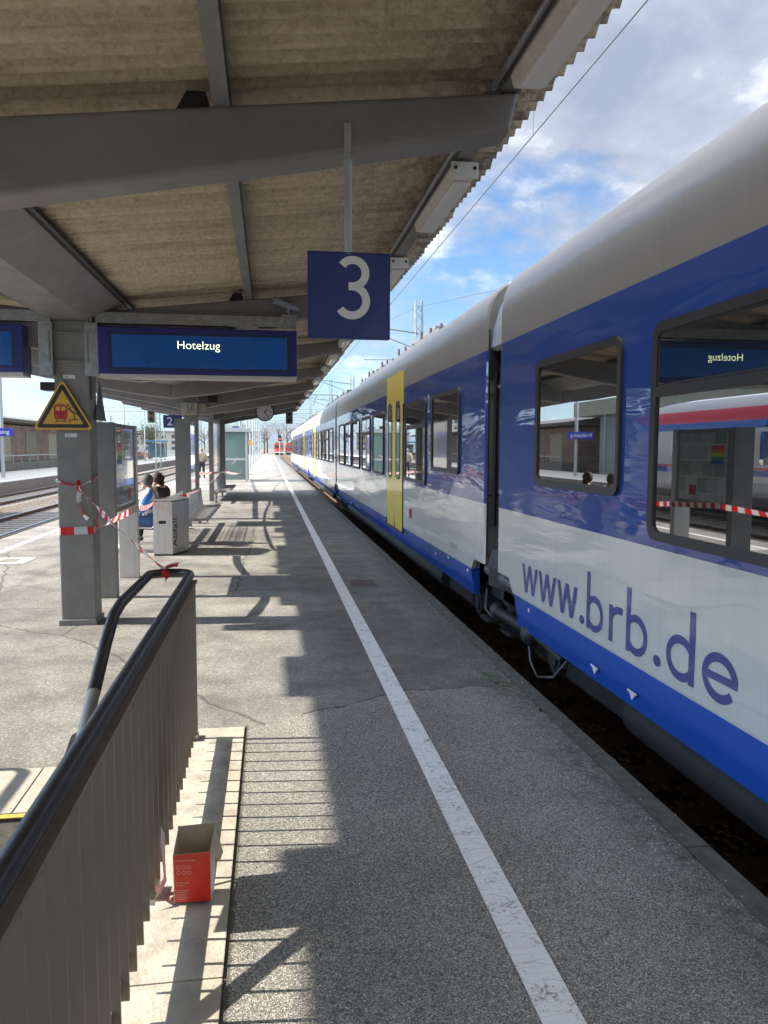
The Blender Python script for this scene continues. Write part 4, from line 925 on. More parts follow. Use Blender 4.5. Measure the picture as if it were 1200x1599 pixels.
tape(b, sag((-2.06, 19.1, 1.12), (-1.70, 31.0, 0.78), 0.02, 5)+sag((-1.70, 31.0, 0.78), (-1.5, 40.0, 0.42), 0.03, 5)[1:]+[(0.0, 46, 0.12), (1.0, 50.5, 0.03), (1.88, 54, 0.02)], 0.09, [(0, 0), (0.3, 60), (0.5, 0), (0.7, 70), (1, 60)])
tag(b.build('barrier_tape', m_tape, None, (-1.7, 19.1, 0.8)), 'far red and white tape trailing across the platform towards the train', 'barrier tape')
b = MB(); b.run = None
tp_ = [(-0.455, 3.12, 0.35), (-0.44, 3.08, 0.24), (-0.43, 3.02, 0.14), (-0.42, 2.98, 0.06), (-0.435, 2.93, 0.04)]
tape(b, tp_, 0.022, [(0, 0), (0.4, 50), (1, 10)]); tape(b, [(-0.435, 2.93, 0.04), (-0.45, 2.89, 0.07), (-0.46, 2.86, 0.03)], 0.035, [(0, 0), (1, 60)])
tag(b.build('plastic_strip', m_white, None, (-0.44, 3.0, 0.03)), 'crumpled white plastic strip between the bars and the red box', 'plastic strip')

# ------------------------------------------------------------ the train
PROF = [(2.15, 0.20), (2.10, 0.50), (2.10, 2.40), (2.10, 2.90), (2.101, 2.98), (2.108, 3.06), (2.124, 3.14), (2.152, 3.21), (2.195, 3.273), (2.255, 3.325), (2.34, 3.37), (2.46, 3.42), (2.7, 3.49), (3.0, 3.54), (3.53, 3.58)]
TXC = 3.53
def sidex(z):
    for (xa, za), (xb, zb) in zip(PROF, PROF[1:]):
        if za <= z <= zb: return xa+(xb-xa)*(z-za)/(zb-za)
    return 2.15
BLUE = (0.014, 0.058, 0.275); BLUE2 = (0.018, 0.105, 0.52)
m_liv = livery_mat('train_livery', [(-0.5, BLUE2), (0.475, (0.66, 0.64, 0.585)), (1.205, BLUE), (2.69, (0.255, 0.238, 0.212))])
m_wframe = mat('window_rubber', (0.035, 0.032, 0.03), 0.45)
def wglass():
    m = bpy.data.materials.new('train_window_glass'); m.use_nodes = True; t = m.node_tree; bb = t.nodes['Principled BSDF']
    bb.inputs['Base Color'].default_value = (0.012, 0.016, 0.017, 1); bb.inputs['Roughness'].default_value = 0.012
    bb.inputs['IOR'].default_value = 2.7; bb.inputs['Coat Weight'].default_value = 1.0; bb.inputs['Coat IOR'].default_value = 2.2; bb.inputs['Coat Roughness'].default_value = 0.0
    return m
m_wg = wglass()
m_doory = mat('door_yellow', (0.84, 0.62, 0.07), 0.35, coat=0.4)
train = thing('passenger_train', (TXC, 0, ZR), 'blue and silver regional train with www.brb.de lettering standing along the platform', 'train')
def add_window(par, y0, y1, z0, z1, div=None, r=0.09, nm='window'):
    b = MB(); x = 2.10; fo = rrect(y0, y1, z0, z1, r); fi = rrect(y0+0.05, y1-0.05, z0+0.05, z1-0.05, r*0.6)
    ring_x(b, fo, fi, x-0.022, x+0.01, 0)
    if div:
        b.box(x-0.018, x+0.002, y0+0.045, y1-0.045, div, div+0.055, 0)
        b.box(x-0.010, x-0.006, y0+0.05, y1-0.05, div+0.06, z1-0.05, 0)
        b.add([(x-0.0105, *p) for p in rrect(y0+0.07, y1-0.07, div+0.07, z1-0.07, 0.02)], [list(range(24))], 1)
    b.add([(x-0.005, *p) for p in rrect(y0+0.045, y1-0.045, z0+0.045, z1-0.045, r*0.6)], [list(range(24))], 1)
    b.build(nm, [m_wframe, m_wg], par)
def add_door(par, y0, y1):
    ym = (y0+y1)/2
    for (a_, c_) in ((y0+0.006, ym-0.008), (ym+0.008, y1-0.006)):
        b = MB(); zz = [0.405, 0.7, 1.2, 1.8, 2.3, 2.5, 2.7, 2.85, 2.975]
        vs = []; 
        for z_ in zz: vs += [(sidex(z_)-0.014, a_, z_), (sidex(z_)-0.014, c_, z_), (sidex(z_)+0.01, a_, z_), (sidex(z_)+0.01, c_, z_)]
        fs = []
        for i in range(len(zz)-1):
            k = 4*i; fs += [(k, k+1, k+5, k+4), (k+2, k, k+4, k+6), (k+1, k+3, k+7, k+5)]
        fs += [(0, 2, 3, 1), (4*len(zz)-4, 4*len(zz)-3, 4*len(zz)-1, 4*len(zz)-2)]
        b.add(vs, fs, 0)
        cy_ = (a_+c_)/2; hw_ = 0.17; fo = rrect(cy_-hw_-0.03, cy_+hw_+0.03, 1.24, 2.52, 0.14); fi = rrect(cy_-hw_, cy_+hw_, 1.27, 2.49, 0.12)
        ring_x(b, fo, fi, 2.10-0.026, 2.11, 1); b.add([(2.10-0.0185, *p) for p in fi], [list(range(24))], 2)
        b.build('door_leaf', [m_doory, m_wframe, m_wg], par)
    b = MB(); b.box(2.088, 2.12, y0-0.012, y0+0.004, 0.40, 2.45); b.box(2.088, 2.12, y1-0.004, y1+0.012, 0.40, 2.45); b.box(2.088, 2.12, ym-0.006, ym+0.006, 0.40, 2.45); b.box(2.07, 2.12, y0, y1, 0.385, 0.402); b.build('door_seal', m_blk, par)
def make_car(y0, y1, mirrored, full=True):
    b = MB(); half = PROF[1:]; cut = 0.60
    main = [(2.12, cut), (2.10, cut+0.0003), (2.10, cut+0.0012), (2.10, cut+0.004), (2.10, 1.2)]+[p for p in PROF if p[1] > cut]
    pf = main+[(2*TXC-p[0], p[1]) for p in main[::-1][1:]]  # closed loop
    ys = [y0, y0+0.012, y0+0.03, y0+0.034, y0+0.1, y1-0.1, y1-0.034, y1-0.03, y1-0.012, y1]; ins = [0.03, 0.008, 0, 0, 0, 0, 0, 0, 0.008, 0.03]; vs = []; n = len(pf)
    for yy, q in zip(ys, ins):
        for p in pf:
            dx = (TXC-p[0]); L2 = math.hypot(dx, 1.9-p[1]) or 1
            vs.append((p[0]+q*dx/L2*0.8, yy, p[1]+(q*(1.9-p[1])/L2*0.8 if p[1] > 2.9 else 0)))
    fs = []
    for k in range(len(ys)-1):
        for i in range(n-1): fs.append((k*n+i, k*n+i+1, (k+1)*n+i+1, (k+1)*n+i))
        fs.append((k*n+n-1, k*n, (k+1)*n, (k+1)*n+n-1))
    b.add(vs, fs, 0, True); b.add(vs[:n], [list(range(n))], 1); b.add(vs[-n:], [list(range(n))[::-1]], 1)
    ya, yb_ = y0+0.50, y1-0.50       # skirt, cut back at the bogies
    def skirt(xs, flip):
        pr_ = [(xs(2.10), cut), (xs(2.10), 0.5), (xs(2.15), 0.20), (xs(2.20), 0.20), (xs(2.20), cut)]
        b.prism(pr_, 'y', ya, yb_)
        for yy, dd_ in ((ya, -1), (yb_, 1)):      # rounded corner
            pts_ = [(yy, cut)]+[(yy+dd_*(0.0+0.14*math.sin(R(t_))), cut-0.14+0.14*math.cos(R(90-t_)) if False else cut-0.14*(1-math.sin(R(t_)))) for t_ in range(0, 91, 18)]
            b.prism(pts_, 'x', xs(2.10), xs(2.14))
    skirt(lambda x: x, 0); skirt(lambda x: 2*TXC-x, 1)
    car = b.build('car_body', [m_liv, mat('car_end_grey', (0.17, 0.165, 0.15), 0.55, var=0.25, vscale=5)], train)
    T = (lambda a_: y0+(a_-7.35)) if not mirrored else (lambda a_: y1-(a_-7.35))
    def W_(a_, c_, *k, **kw):
        p, q = sorted((T(a_), T(c_))); add_window(car, p, q, *k, **kw)
    W_(8.37, 9.86, 1.46, 2.43); W_(10.24, 11.84, 1.25, 2.43, div=2.03)
    p, q = sorted((T(12.06), T(13.70))); add_door(car, p, q)
    for i, (a_, c_) in enumerate(((14.14, 15.65), (16.06, 17.51), (18.0, 19.5), (19.9, 21.35), (21.75, 23.3))): W_(a_, c_, 1.25, 2.43, div=2.03 if i % 2 else None)
    # roof gear
    if not (mirrored and y0 < 0):
        b = MB()
        for (a_, c_, w_, h_) in ((12.9, 15.2, 0.75, 0.20), (15.5, 17.6, 0.7, 0.16), (18.0, 18.6, 0.5, 0.25), (19.1, 21.6, 0.75, 0.20), (22.2, 22.9, 0.5, 0.22), (8.2, 8.7, 0.3, 0.12)):
            p, q = sorted((T(a_), T(c_))); b = MB(); b.cbox(TXC-w_, TXC+w_, p, q, 3.6, 3.62+h_, 0.05); b.build('roof_unit', mat('roof_grey', (0.10, 0.10, 0.105), 0.6, var=0.2), car)
        b = MB(); b.box(TXC-0.9, TXC-0.8, *sorted((T(11.9), T(22.6))), 3.55, 3.63)
        for k in range(14): yy = T(12.0+k*0.8); b.cyl((TXC-0.85, yy, 3.55), (TXC-0.85, yy, 3.70+0.05*(k % 3)), 0.03, n=6)
        b.build('roof_conduit', mat('roof_grey'), car)
    # underframe
    b = MB(); b.box(2.32, 2*TXC-2.32, y0+1.2, y1-1.2, -0.05, 0.58); b.box(2.45, 2*TXC-2.45, y0+0.1, y1-0.1, 0.30, 0.598)
    b.cyl((2.34, y0+2.4, 0.05), (2.34, y1-2.4, 0.05), 0.13, n=14); b.build('underframe', m_dark, car)
    return car
cars = [(-10.05, 6.90, True), (7.35, 24.30, False), (24.72, 41.67, True), (42.1, 59.05, False), (59.5, 76.4, True)]
carobj = [make_car(*c) for c in cars]
# joints, bogies
for (a_, c_) in zip(cars, cars[1:]):
    y0, y1 = a_[1], c_[0]; ym = (y0+y1)/2
    b = MB(); pr_ = [(2.36, 0.62), (2.34, 2.6), (2.42, 3.05), (2.6, 3.25), (3.53, 3.34)]; pf = pr_+[(2*TXC-p[0], p[1]) for p in pr_[::-1][1:]]
    b.prism(pf, 'y', y0-0.03, y1+0.03, 0); b.box(2.33, 2.36, ym-0.10, ym+0.10, 0.65, 1.5, 1); b.box(2.325, 2.345, ym-0.1, ym+0.1, 1.9, 2.3, 2); b.box(2.31, 2.35, ym-0.07, ym-0.04, 1.5, 2.7, 2); b.box(2.31, 2.35, ym+0.05, ym+0.08, 1.3, 2.7, 2)
    b.box(2.13, 2.30, y1-0.012, y1-0.003, 1.28, 1.30, 2); b.box(2.135, 2.22, y1-0.014, y1-0.004, 0.98, 1.22, 1); b.box(2.13, 2.30, y1-0.02, y1-0.004, 2.42, 2.70, 2); b.box(2.118, 2.128, y1-0.03, y1-0.002, 0.66, 2.9, 2); b.cyl((2.19, y1-0.03, 1.0), (2.19, y1-0.03, 2.5), 0.022, n=8, mi=2); b.box(2.13, 2.24, y1-0.035, y1-0.004, 2.28, 2.33, 1)
    b.build('gangway', [mat('gangway_grey', (0.15, 0.15, 0.145), 0.6), mat('gangway_panel', (0.10, 0.10, 0.095), 0.6), m_black], train)
    b = MB(); pr_ = [(2.14, 2.72), (2.165, 2.9), (2.22, 3.1), (2.31, 3.27), (2.43, 3.38), (2.6, 3.47), (3.53, 3.56)]; inn = [(p[0]+0.05, p[1]-0.03) for p in pr_]
    pf = pr_+inn[::-1]; b.prism(pf, 'y', y0+0.08, y1+0.02); b.build('gangway_cover', mat('cover_pale_blue', (0.34, 0.38, 0.43), 0.5), train)
    b = MB(); b.tube([(2.24, y1-0.05, 2.55), (2.19, ym+0.02, 2.2), (2.18, ym, 1.8), (2.24, y1-0.04, 1.45)], 0.018, 8); b.tube([(2.22, y1-0.03, 2.35), (2.2, ym+0.02, 2.33), (2.25, y0+0.03, 2.36)], 0.022, 8, mi=1)
    b.tube([(2.22, ym, 1.36), (2.17, ym-0.03, 1.35), (2.15, y0+0.02, 1.30)], 0.012, 6, mi=1); b.tube([(2.30, ym+0.12, 0.62), (2.22, ym+0.12, 0.86), (2.20, ym-0.02, 0.90), (2.21, ym-0.1, 0.88)], 0.013, 6, mi=1); b.build('cables', [m_black, m_galv], train)
    # bogie
    b = MB(); bx_ = 2.36
    b.cyl((2.30, ym+0.05, 0.60), (2.30, ym+0.05, 0.78), 0.20, 0.16, 16); b.cyl((2.32, ym+0.05, 0.42), (2.32, ym+0.05, 0.60), 0.21, 0.21, 16); b.cbox(2.34, 2.6, ym-1.5, ym+1.3, 0.18, 0.36, 0.04); b.cbox(2.34, 2.62, ym-0.35, ym+0.35, 0.0, 0.44, 0.04); bo = b.build('bogie', m_under, train)
    b = MB(); b.cyl((2.22, ym+0.42, 0.52), (2.22, ym-0.55, 0.50), 0.062, n=14); b.cyl((2.22, ym-0.12, 0.507), (2.22, ym-0.60, 0.499), 0.072, n=14); b.cyl((2.22, ym-0.60, 0.50), (2.22, ym-0.72, 0.48), 0.035, n=10); b.build('damper', mat('damper_grey', (0.11, 0.125, 0.14), 0.4, metal=0.2), bo)
    b = MB(); b.cyl((2.20, ym+0.0, 0.16), (2.24, ym-0.85, 0.17), 0.055, n=12); b.cyl((2.22, ym-0.85, 0.17), (2.26, ym-1.5, 0.10), 0.03, n=10); b.sphere((2.21, ym-0.9, 0.16), 0.10, n=12); b.sphere((2.20, ym+0.02, 0.17), 0.09, n=12); b.build('traction_rod', m_under, bo)
    b = MB(); b.tube([(2.20, ym-0.85, 0.12), (2.17, ym-1.0, -0.05), (2.16, ym-1.2, -0.12), (2.2, ym-1.45, -0.05), (2.25, ym-1.6, 0.12)], 0.010, 6); b.build('hose', mat('hose_grey', (0.16, 0.17, 0.18), 0.5), bo); b = MB(); b.tube([(2.22, ym+0.5, 0.3), (2.16, ym+0.35, 0.12), (2.18, ym+0.15, 0.08), (2.22, ym+0.05, 0.25)], 0.009, 6); b.build('hose', mat('hose_grey', (0.16, 0.17, 0.18), 0.5), bo)
    for s_ in (-1.25, 1.05):
        b = MB(); yy = ym+s_; b.cyl((2.72, yy, ZR+0.44), (2.84, yy, ZR+0.44), 0.44, n=32); b.cyl((2.84, yy, ZR+0.44), (2.87, yy, ZR+0.44), 0.47, n=32); b.cyl((2.5, yy, ZR+0.44), (2.72, yy, ZR+0.44), 0.12, n=16); b.build('wheel', m_dark, bo)
        b = MB(); b.cyl((2.28, yy, ZR+0.46), (2.45, yy, ZR+0.46), 0.14, n=16); b.cyl((2.26, yy, ZR+0.46), (2.28, yy, ZR+0.46), 0.09, n=12); b.cbox(2.3, 2.46, yy-0.2, yy+0.2, ZR+0.40, ZR+0.72, 0.03); b.build('axle_box', m_under, bo)
    # foot plates below the joint
    b = MB(); b.box(2.12, 2.35, ym+0.10, ym+0.42, 0.03, 0.055); b.build('step', m_dark, bo); b = MB(); b.box(2.16, 2.4, ym-0.45, ym-0.15, 0.02, 0.04); b.build('step', m_dark, bo)
# lettering on the first two cars
m_let = mat('lettering_blue', (0.065, 0.075, 0.26), 0.4, coat=0.8)
def side_text(par, txt, ystart, z0, width, height, mt, bold=0.0, x=2.10, nm='lettering', eps=0.0025):
    b = MB(); put_text(b, txt, (x-eps, ystart, z0), (0, -1, 0), (0, 0, 1), width=width, height=height, depth=0.0, bold=bold); return b.build(nm, mt, par)
# www.brb.de built piece by piece so the strokes match
b = MB(); XH, AS, SW = 0.232, 0.382, 0.054
def ST(pts, w=SW, e=0.0): 
    n = len(pts); L_, R_ = [], []
    for i in range(n):
        p = Vector(pts[i]); d1 = (Vector(pts[i])-Vector(pts[i-1])).normalized() if i else None; d2 = (Vector(pts[i+1])-Vector(pts[i])).normalized() if i < n-1 else None
        d = ((d1 or d2)+(d2 or d1)).normalized(); q = Vector((-d.y, d.x))*w/2
        L_.append(p+q); R_.append(p-q)
    b.add([(2.0975-e, yst-p.x, 0.552+p.y) for p in L_]+[(2.0975-e, yst-p.x, 0.552+p.y) for p in R_], [(i, i+1, n+i+1, n+i) for i in range(n-1)])
yst = 6.17
def el(cx, cy, rx, ry, a0, a1, n=22): return [(cx+rx*math.cos(R(a0+(a1-a0)*i/n)), cy+ry*math.sin(R(a0+(a1-a0)*i/n))) for i in range(n+1)]
u = 0.0; e_ = 0.0
for k in range(3):
    for (p, q) in (((0.03, XH), (0.105, 0)), ((0.105, 0), (0.19, XH)), ((0.19, XH), (0.275, 0)), ((0.275, 0), (0.35, XH))):
        e_ += 0.0002; b.add([(2.0975-e_, yst-(u+px_), 0.558+pz_) for px_, pz_ in ((p[0]-0.028, p[1]), (p[0]+0.028, p[1]), (q[0]+0.028, q[1]), (q[0]-0.028, q[1]))], [(0, 1, 2, 3)])
    u += 0.40
def dot(u): b.add([(2.0975, yst-(u+p[0]), 0.558+p[1]) for p in el(0.04, 0.03, 0.042, 0.031, 0, 342, 19)], [list(range(20))])
def letter_b(u): ST([(u+0.026, 0), (u+0.026, AS)]); ST(el(u+0.125, XH/2, 0.115, XH/2-0.018, -160, 160), 0.046, 0.0003)
dot(u+0.02); u += 0.135
letter_b(u); u += 0.345
ST([(u+0.026, 0), (u+0.026, XH)]); ST(el(u+0.15, XH-0.085, 0.115, 0.068, 175, 72, 12), 0.046, 0.0003); u += 0.235
letter_b(u); u += 0.325
dot(u+0.01); u += 0.135
ST([(u+0.262, 0), (u+0.262, AS)]); ST(el(u+0.155, XH/2, 0.122, XH/2-0.018, 20, 340), 0.046, 0.0003); u += 0.365
ST(el(u+0.14, XH/2, 0.125, XH/2-0.018, 5, 322), 0.046); ST([(u+0.04, XH/2), (u+0.285, XH/2)], 0.040, 0.0003)
b.build('lettering', m_let, carobj[0])
side_text(carobj[1], '2', 10.15, 2.22, 0.11, 0.24, mat('lettering_white', (0.6, 0.62, 0.68), 0.4), 0.01)
side_text(carobj[1], '2', 9.99-6.0+0.02+0.0, 2.22, 0.11, 0.24, m_let, 0.01) if False else None
side_text(carobj[1], '7 015', 8.86, 0.585, 0.44, 0.075, mat('lettering_grey', (0.25, 0.24, 0.25), 0.4), 0.0)
side_text(carobj[1], 'BRB', 20.2, 0.30, 0.5, 0.07, mat('lettering_pale', (0.35, 0.42, 0.6), 0.4), 0.0)
side_text(carobj[1], 'Chiemgau', 18.9, 0.30, 1.0, 0.07, mat('lettering_pale'), 0.0)
b = MB()
for i in range(5): b.box(2.0965, 2.0975, 10.0, 10.14, 2.06-0.09*i, 2.11-0.09*i)
b.build('pictograms', m_let, carobj[1])
b = MB(); b.box(2.085, 2.0985, 11.30, 11.42, 0.70, 0.84, 0); b.box(2.083, 2.0855, 11.33, 11.39, 0.73, 0.81, 1); b.build('socket_cover', [m_red, m_blk], carobj[1])
b = MB()      # lifting marks on the blue skirt
for yy in (4.725, 4.19): b = MB(); b.box(2.112, 2.116, yy-0.055, yy+0.055, 0.305, 0.317); b.add([(2.115, yy-0.04, 0.304), (2.115, yy+0.04, 0.304), (2.115, yy, 0.262)], [(0, 1, 2)]); b.build('lifting_mark', m_signwhite, carobj[0])
for yy, zz_ in ((8.9, 0.45), (9.6, 0.40), (7.99, 0.44), (6.0, 0.42)): b = MB(); b.box(2.100, 2.106, yy-0.015, yy+0.015, zz_-0.015, zz_+0.015); b.build('screw_cap', m_signwhite, carobj[1 if yy > 7 else 0])
# pantograph far along
b = MB(); yp = 50.0
for s_ in (-0.55, 0.55): b.cyl((TXC+s_, yp, 3.75), (TXC+s_*1.2, yp+0.9, 4.45), 0.03, n=6); b.cyl((TXC+s_*1.2, yp+0.9, 4.45), (TXC+s_*0.9, yp, 5.15), 0.025, n=6)
b.cyl((TXC-0.8, yp, 5.15), (TXC+0.8, yp, 5.15), 0.035, n=6); b.cyl((TXC-0.8, yp, 5.15), (TXC-0.95, yp, 5.02), 0.03, n=6); b.cyl((TXC+0.8, yp, 5.15), (TXC+0.95, yp, 5.02), 0.03, n=6); b.box(TXC-0.6, TXC+0.6, yp-0.6, yp+0.6, 3.62, 3.78); b.build('pantograph', mat('pantograph_grey', (0.2, 0.22, 0.23), 0.5), carobj[3])

# train seen only as a reflection, on the far track, left of the frame
ot = thing('passenger_train', (-11.1, 29, ZR), 'white regional train with red and blue stripes, seen mirrored in the large window', 'train')
m_ot = livery_mat('second_livery', [(-0.5, (0.3, 0.3, 0.3)), (0.35, (0.6, 0.6, 0.6)), (0.95, (0.02, 0.08, 0.42)), (1.12, (0.55, 0.03, 0.05)), (1.22, (0.6, 0.6, 0.62)), (2.35, (0.02, 0.12, 0.5)), (2.6, (0.6, 0.05, 0.08)), (3.0, (0.5, 0.5, 0.52))], 0.5)
b = MB(); ps = [(-1.4, 0.1), (-1.43, 0.6), (-1.43, 2.3), (-1.30, 2.9), (-0.9, 3.35), (0, 3.5), (0.9, 3.35), (1.30, 2.9), (1.43, 2.3), (1.43, 0.6), (1.4, 0.1)]
secs = [(28.6, 0.80, 0.62), (28.1, 0.92, 0.85), (27.2, 1.0, 0.97), (26.0, 1.0, 1.0), (-12.0, 1.0, 1.0)]; vs = []
for (yy, sx, sz) in secs:
    for (x_, z_) in ps: vs.append((-11.1+x_*sx, yy, 0.1+(z_-0.1)*sz))
n = len(ps); fs = [(k*n+i, k*n+(i+1) % n, (k+1)*n+(i+1) % n, (k+1)*n+i) for k in range(len(secs)-1) for i in range(n)]
b.add(vs, fs+[list(range(n)), list(range(4*n, 5*n))[::-1]], 0, True); ob = b.build('car_body', m_ot, ot)
y = 24.6; k = 0
while y > -10:
    b = MB(); b.add([(-9.662, *p) for p in rrect(y-1.7, y, 1.3, 2.25, 0.1)], [list(range(24))]); b.build('window', m_wg, ob); y -= 2.2
b = MB(); b.prism([(-12.1, 1.5), (-10.1, 1.5), (-10.3, 2.3), (-11.9, 2.3)], 'y', 28.3, 28.45); b.build('windscreen', m_wg, ob)

# ------------------------------------------------------------ masts, wires, lamp posts
def lattice(x, y, h, lb, arm=None, w=0.22):
    t = thing('catenary_mast', (x, y, -0.6), lb, 'catenary mast', 'steel catenary masts beside the tracks')
    b = MB(); m_ = mat('mast_green_grey', (0.20, 0.24, 0.23), 0.6)
    for sx in (-1, 1):
        for sy in (-1, 1): b.cyl((x+sx*w, y+sy*w, -0.6), (x+sx*w*0.6, y+sy*w*0.6, h), 0.022, n=4)
    n = int((h+0.6)/0.45)
    for i in range(n):
        z0 = -0.6+i*0.45; z1 = z0+0.45; q = w*(1-0.4*i/n)
        for (ax, ay, bx_, by) in ((-1, -1, 1, -1), (1, -1, 1, 1), (1, 1, -1, 1), (-1, 1, -1, -1)):
            if i % 2: ax, ay, bx_, by = bx_, by, ax, ay
            b.cyl((x+ax*q, y+ay*q, z0), (x+bx_*q, y+by*q, z1), 0.013, n=3)
    b.build('lattice_post', m_, t)
    if arm:
        b = MB(); b.cyl((x, y, 6.6), (x+arm, y, 6.9), 0.035, n=6); b.cyl((x, y, 5.9), (x+arm, y, 6.85), 0.025, n=6); b.cyl((x, y, 5.5), (x+arm*0.9, y, 5.45), 0.02, n=6); b.build('cantilever', m_, t)
    return t
for i, (x, y, h, arm) in enumerate(((6.3, 32.5, 7.95, -2.6), (6.3, 59, 7.3, -2.6), (6.3, 80, 8.9, -2.6), (6.3, 120, 9.0, -2.6), (-9.1, 66, 7.4, -2), (-9.1, 105, 7.8, 2), (-9.1, 150, 7.8, 2))):
    lattice(x, y, h, ['lattice catenary mast above the train roof, nearest one', 'lattice catenary mast beyond the canopy tip, second one', 'tall thin lattice mast over the middle of the train', 'tiny lattice mast farthest behind the train', 'lattice catenary mast standing between the left tracks, nearest one', 'second lattice catenary mast between the left tracks', 'farthest lattice catenary mast between the left tracks'][i], arm)
def portal(y, x0, x1, h, lb):
    t = thing('catenary_gantry', ((x0+x1)/2, y, -0.6), lb, 'gantry', 'catenary gantries across the far tracks'); m_ = mat('gantry_grey', (0.30, 0.33, 0.34), 0.6)
    for x in (x0, x1): b = MB(); b.box(x-0.12, x+0.12, y-0.12, y+0.12, -0.6, h); b.build('post', m_, t)
    b = MB(); b.cyl((x0, y, h), (x1, y, h), 0.05, n=4); b.cyl((x0, y, h-0.7), (x1, y, h-0.7), 0.05, n=4); x = x0; k = 0
    while x < x1-0.8: b.cyl((x, y, h-0.7*(k % 2)), (x+0.8, y, h-0.7*((k+1) % 2)), 0.025, n=3); x += 0.8; k += 1
    b.build('truss', m_, t)
    x = x0+2
    while x < x1-1: b = MB(); b.cyl((x, y, h-0.7), (x, y, h-2.6), 0.03, n=4); b.cyl((x, y, h-2.5), (x+1.3, y, h-2.3), 0.025, n=4); b.build('dropper', m_, t); x += 4.2
for y, x0, x1, h, lb in ((130, -28, 9, 8.2, 'nearest wide catenary gantry across the far tracks'), (175, -34, 10, 8.6, 'second catenary gantry behind the station clock'), (230, -40, 14, 9.0, 'third catenary gantry across the far tracks'), (300, -50, 20, 9.5, 'farthest catenary gantry in front of the bare trees')): portal(y, x0, x1, h, lb)
m_wirec = mat('wire_dark', (0.06, 0.065, 0.07), 0.5)
def wires(x, z, y0, y1, lb, step=27.0, dr=True):
    t = thing('overhead_line', (x, y0, z), lb, 'overhead wire')
    b = MB(); b.cyl((x, y0, z), (x, y1, z), 0.0085, n=5); b.build('contact_wire', m_wirec, t)
    b = MB(); y = y0
    while y < y1:
        ps_ = [(x, y+step*i/8, z+2.3-0.3*4*(i/8)*(1-i/8)) for i in range(9)]; b.tube(ps_, 0.0085, 4); y += step
    b.build('carrier_wire', m_wirec, t)
    b = MB(); y = y0
    while y < y1:
        for i in (1, 2.5, 4, 5.5, 7): f = i/8; b.cyl((x, y+step*f, z), (x, y+step*f, z+2.3-1.2*f*(1-f)), 0.004, n=3)
        y += step
    b.build('droppers', m_wirec, t)
wires(3.05, 5.36, -21.5, 300, 'overhead line running above the blue train')
wires(-7.26, 5.2, -21.5, 300, 'overhead line above the nearer empty left track'); wires(-11.1, 5.2, -21.5, 300, 'overhead line above the farther empty left track')
b = MB(); b.tube([(6.3, 32.5, 7.7), (8.5, 25, 7.2), (12, 12, 7.5)], 0.008, 4); b.tube([(6.3, 32.5, 7.7), (3.0, 45, 7.4), (0.5, 70, 7.6)], 0.008, 4)
tag(b.build('feeder_wire', m_wirec, None, (6.3, 32.5, 7.7)), 'thin wires strung from the top of the nearest lattice mast', 'wire')

# lamp posts and poles on this platform beyond the canopy
def lamppost(x, y, h, lb, two=True, r=0.07):
    t = thing('lamp_post', (x, y, 0), lb, 'lamp post', 'lamp posts along the open platform')
    b = MB(); b.cyl((x, y, 0), (x, y, h), r, r*0.7, 10); b.build('pole', m_galvp, t)
    for s_ in ((-1, 1) if two else (1,)):
        b = MB(); b.cyl((x, y, h-0.05), (x+s_*0.9, y, h), 0.03, n=6); b.cbox(x+s_*0.55, x+s_*1.15, y-0.12, y+0.12, h-0.02, h+0.07, 0.02); b.build('lamp_head', mat('lamp_head_grey', (0.35, 0.36, 0.37), 0.5), t)
    return t
for i, (x, y, h) in enumerate(((-1.70, 46.5, 6.0), (-1.55, 56, 6.0), (-1.6, 66, 6.0), (-1.6, 78, 6), (-1.6, 90, 6), (-1.6, 104, 6), (-1.6, 120, 6), (-1.6, 140, 6))):
    lamppost(x, y, h, '%s lamp post in the row behind the glass cabin' % ORD[i].capitalize())
wt = thing('warning_sign', (-1.70, 46.3, 2.3), 'tiny yellow warning triangle on the nearest platform lamp post', 'warning sign')
b = MB(); b.prism(tri(-1.66, 2.12, 0.52, 0.02), 'y', 46.36, 46.38); b.build('panel', m_yel, wt)
b = MB(); tri_ring(b, tri(-1.66, 2.14, 0.46, 0.015), tri(-1.66, 2.175, 0.34, 0.004), 46.355); b.build('border', m_blk, wt)
wt = thing('warning_sign', (-1.6, 65.8, 2.2), 'tiniest yellow warning triangle on a farther lamp post', 'warning sign')
b = MB(); b.prism(tri(-1.6, 2.0, 0.55, 0.02), 'y', 65.86, 65.88); b.build('panel', m_yel, wt)
sb = thing('platform_sign', (-2.1, 46.4, 2.7), 'small blue sign beside the nearest lamp post', 'sign')
b = MB(); b.cbox(-2.15, -1.76, 46.45, 46.49, 2.55, 3.0, 0.005); b.build('panel', m_signblue, sb)
b = MB(); b.cyl((-1.76, 46.47, 2.8), (-1.70, 46.47, 2.8), 0.02, n=6); b.build('arm', m_galvp, sb)
dp = thing('platform_sign', (-1.7, 60, 2.6), 'small dark box on a pole between the platform lamp posts', 'signal')
b = MB(); b.cyl((-1.7, 60, 0), (-1.7, 60, 2.9), 0.05, n=8); b.build('pole', m_galvp, dp); b = MB(); b.cbox(-1.85, -1.55, 59.8, 60, 2.5, 2.9, 0.02); b.build('box', m_blk, dp)
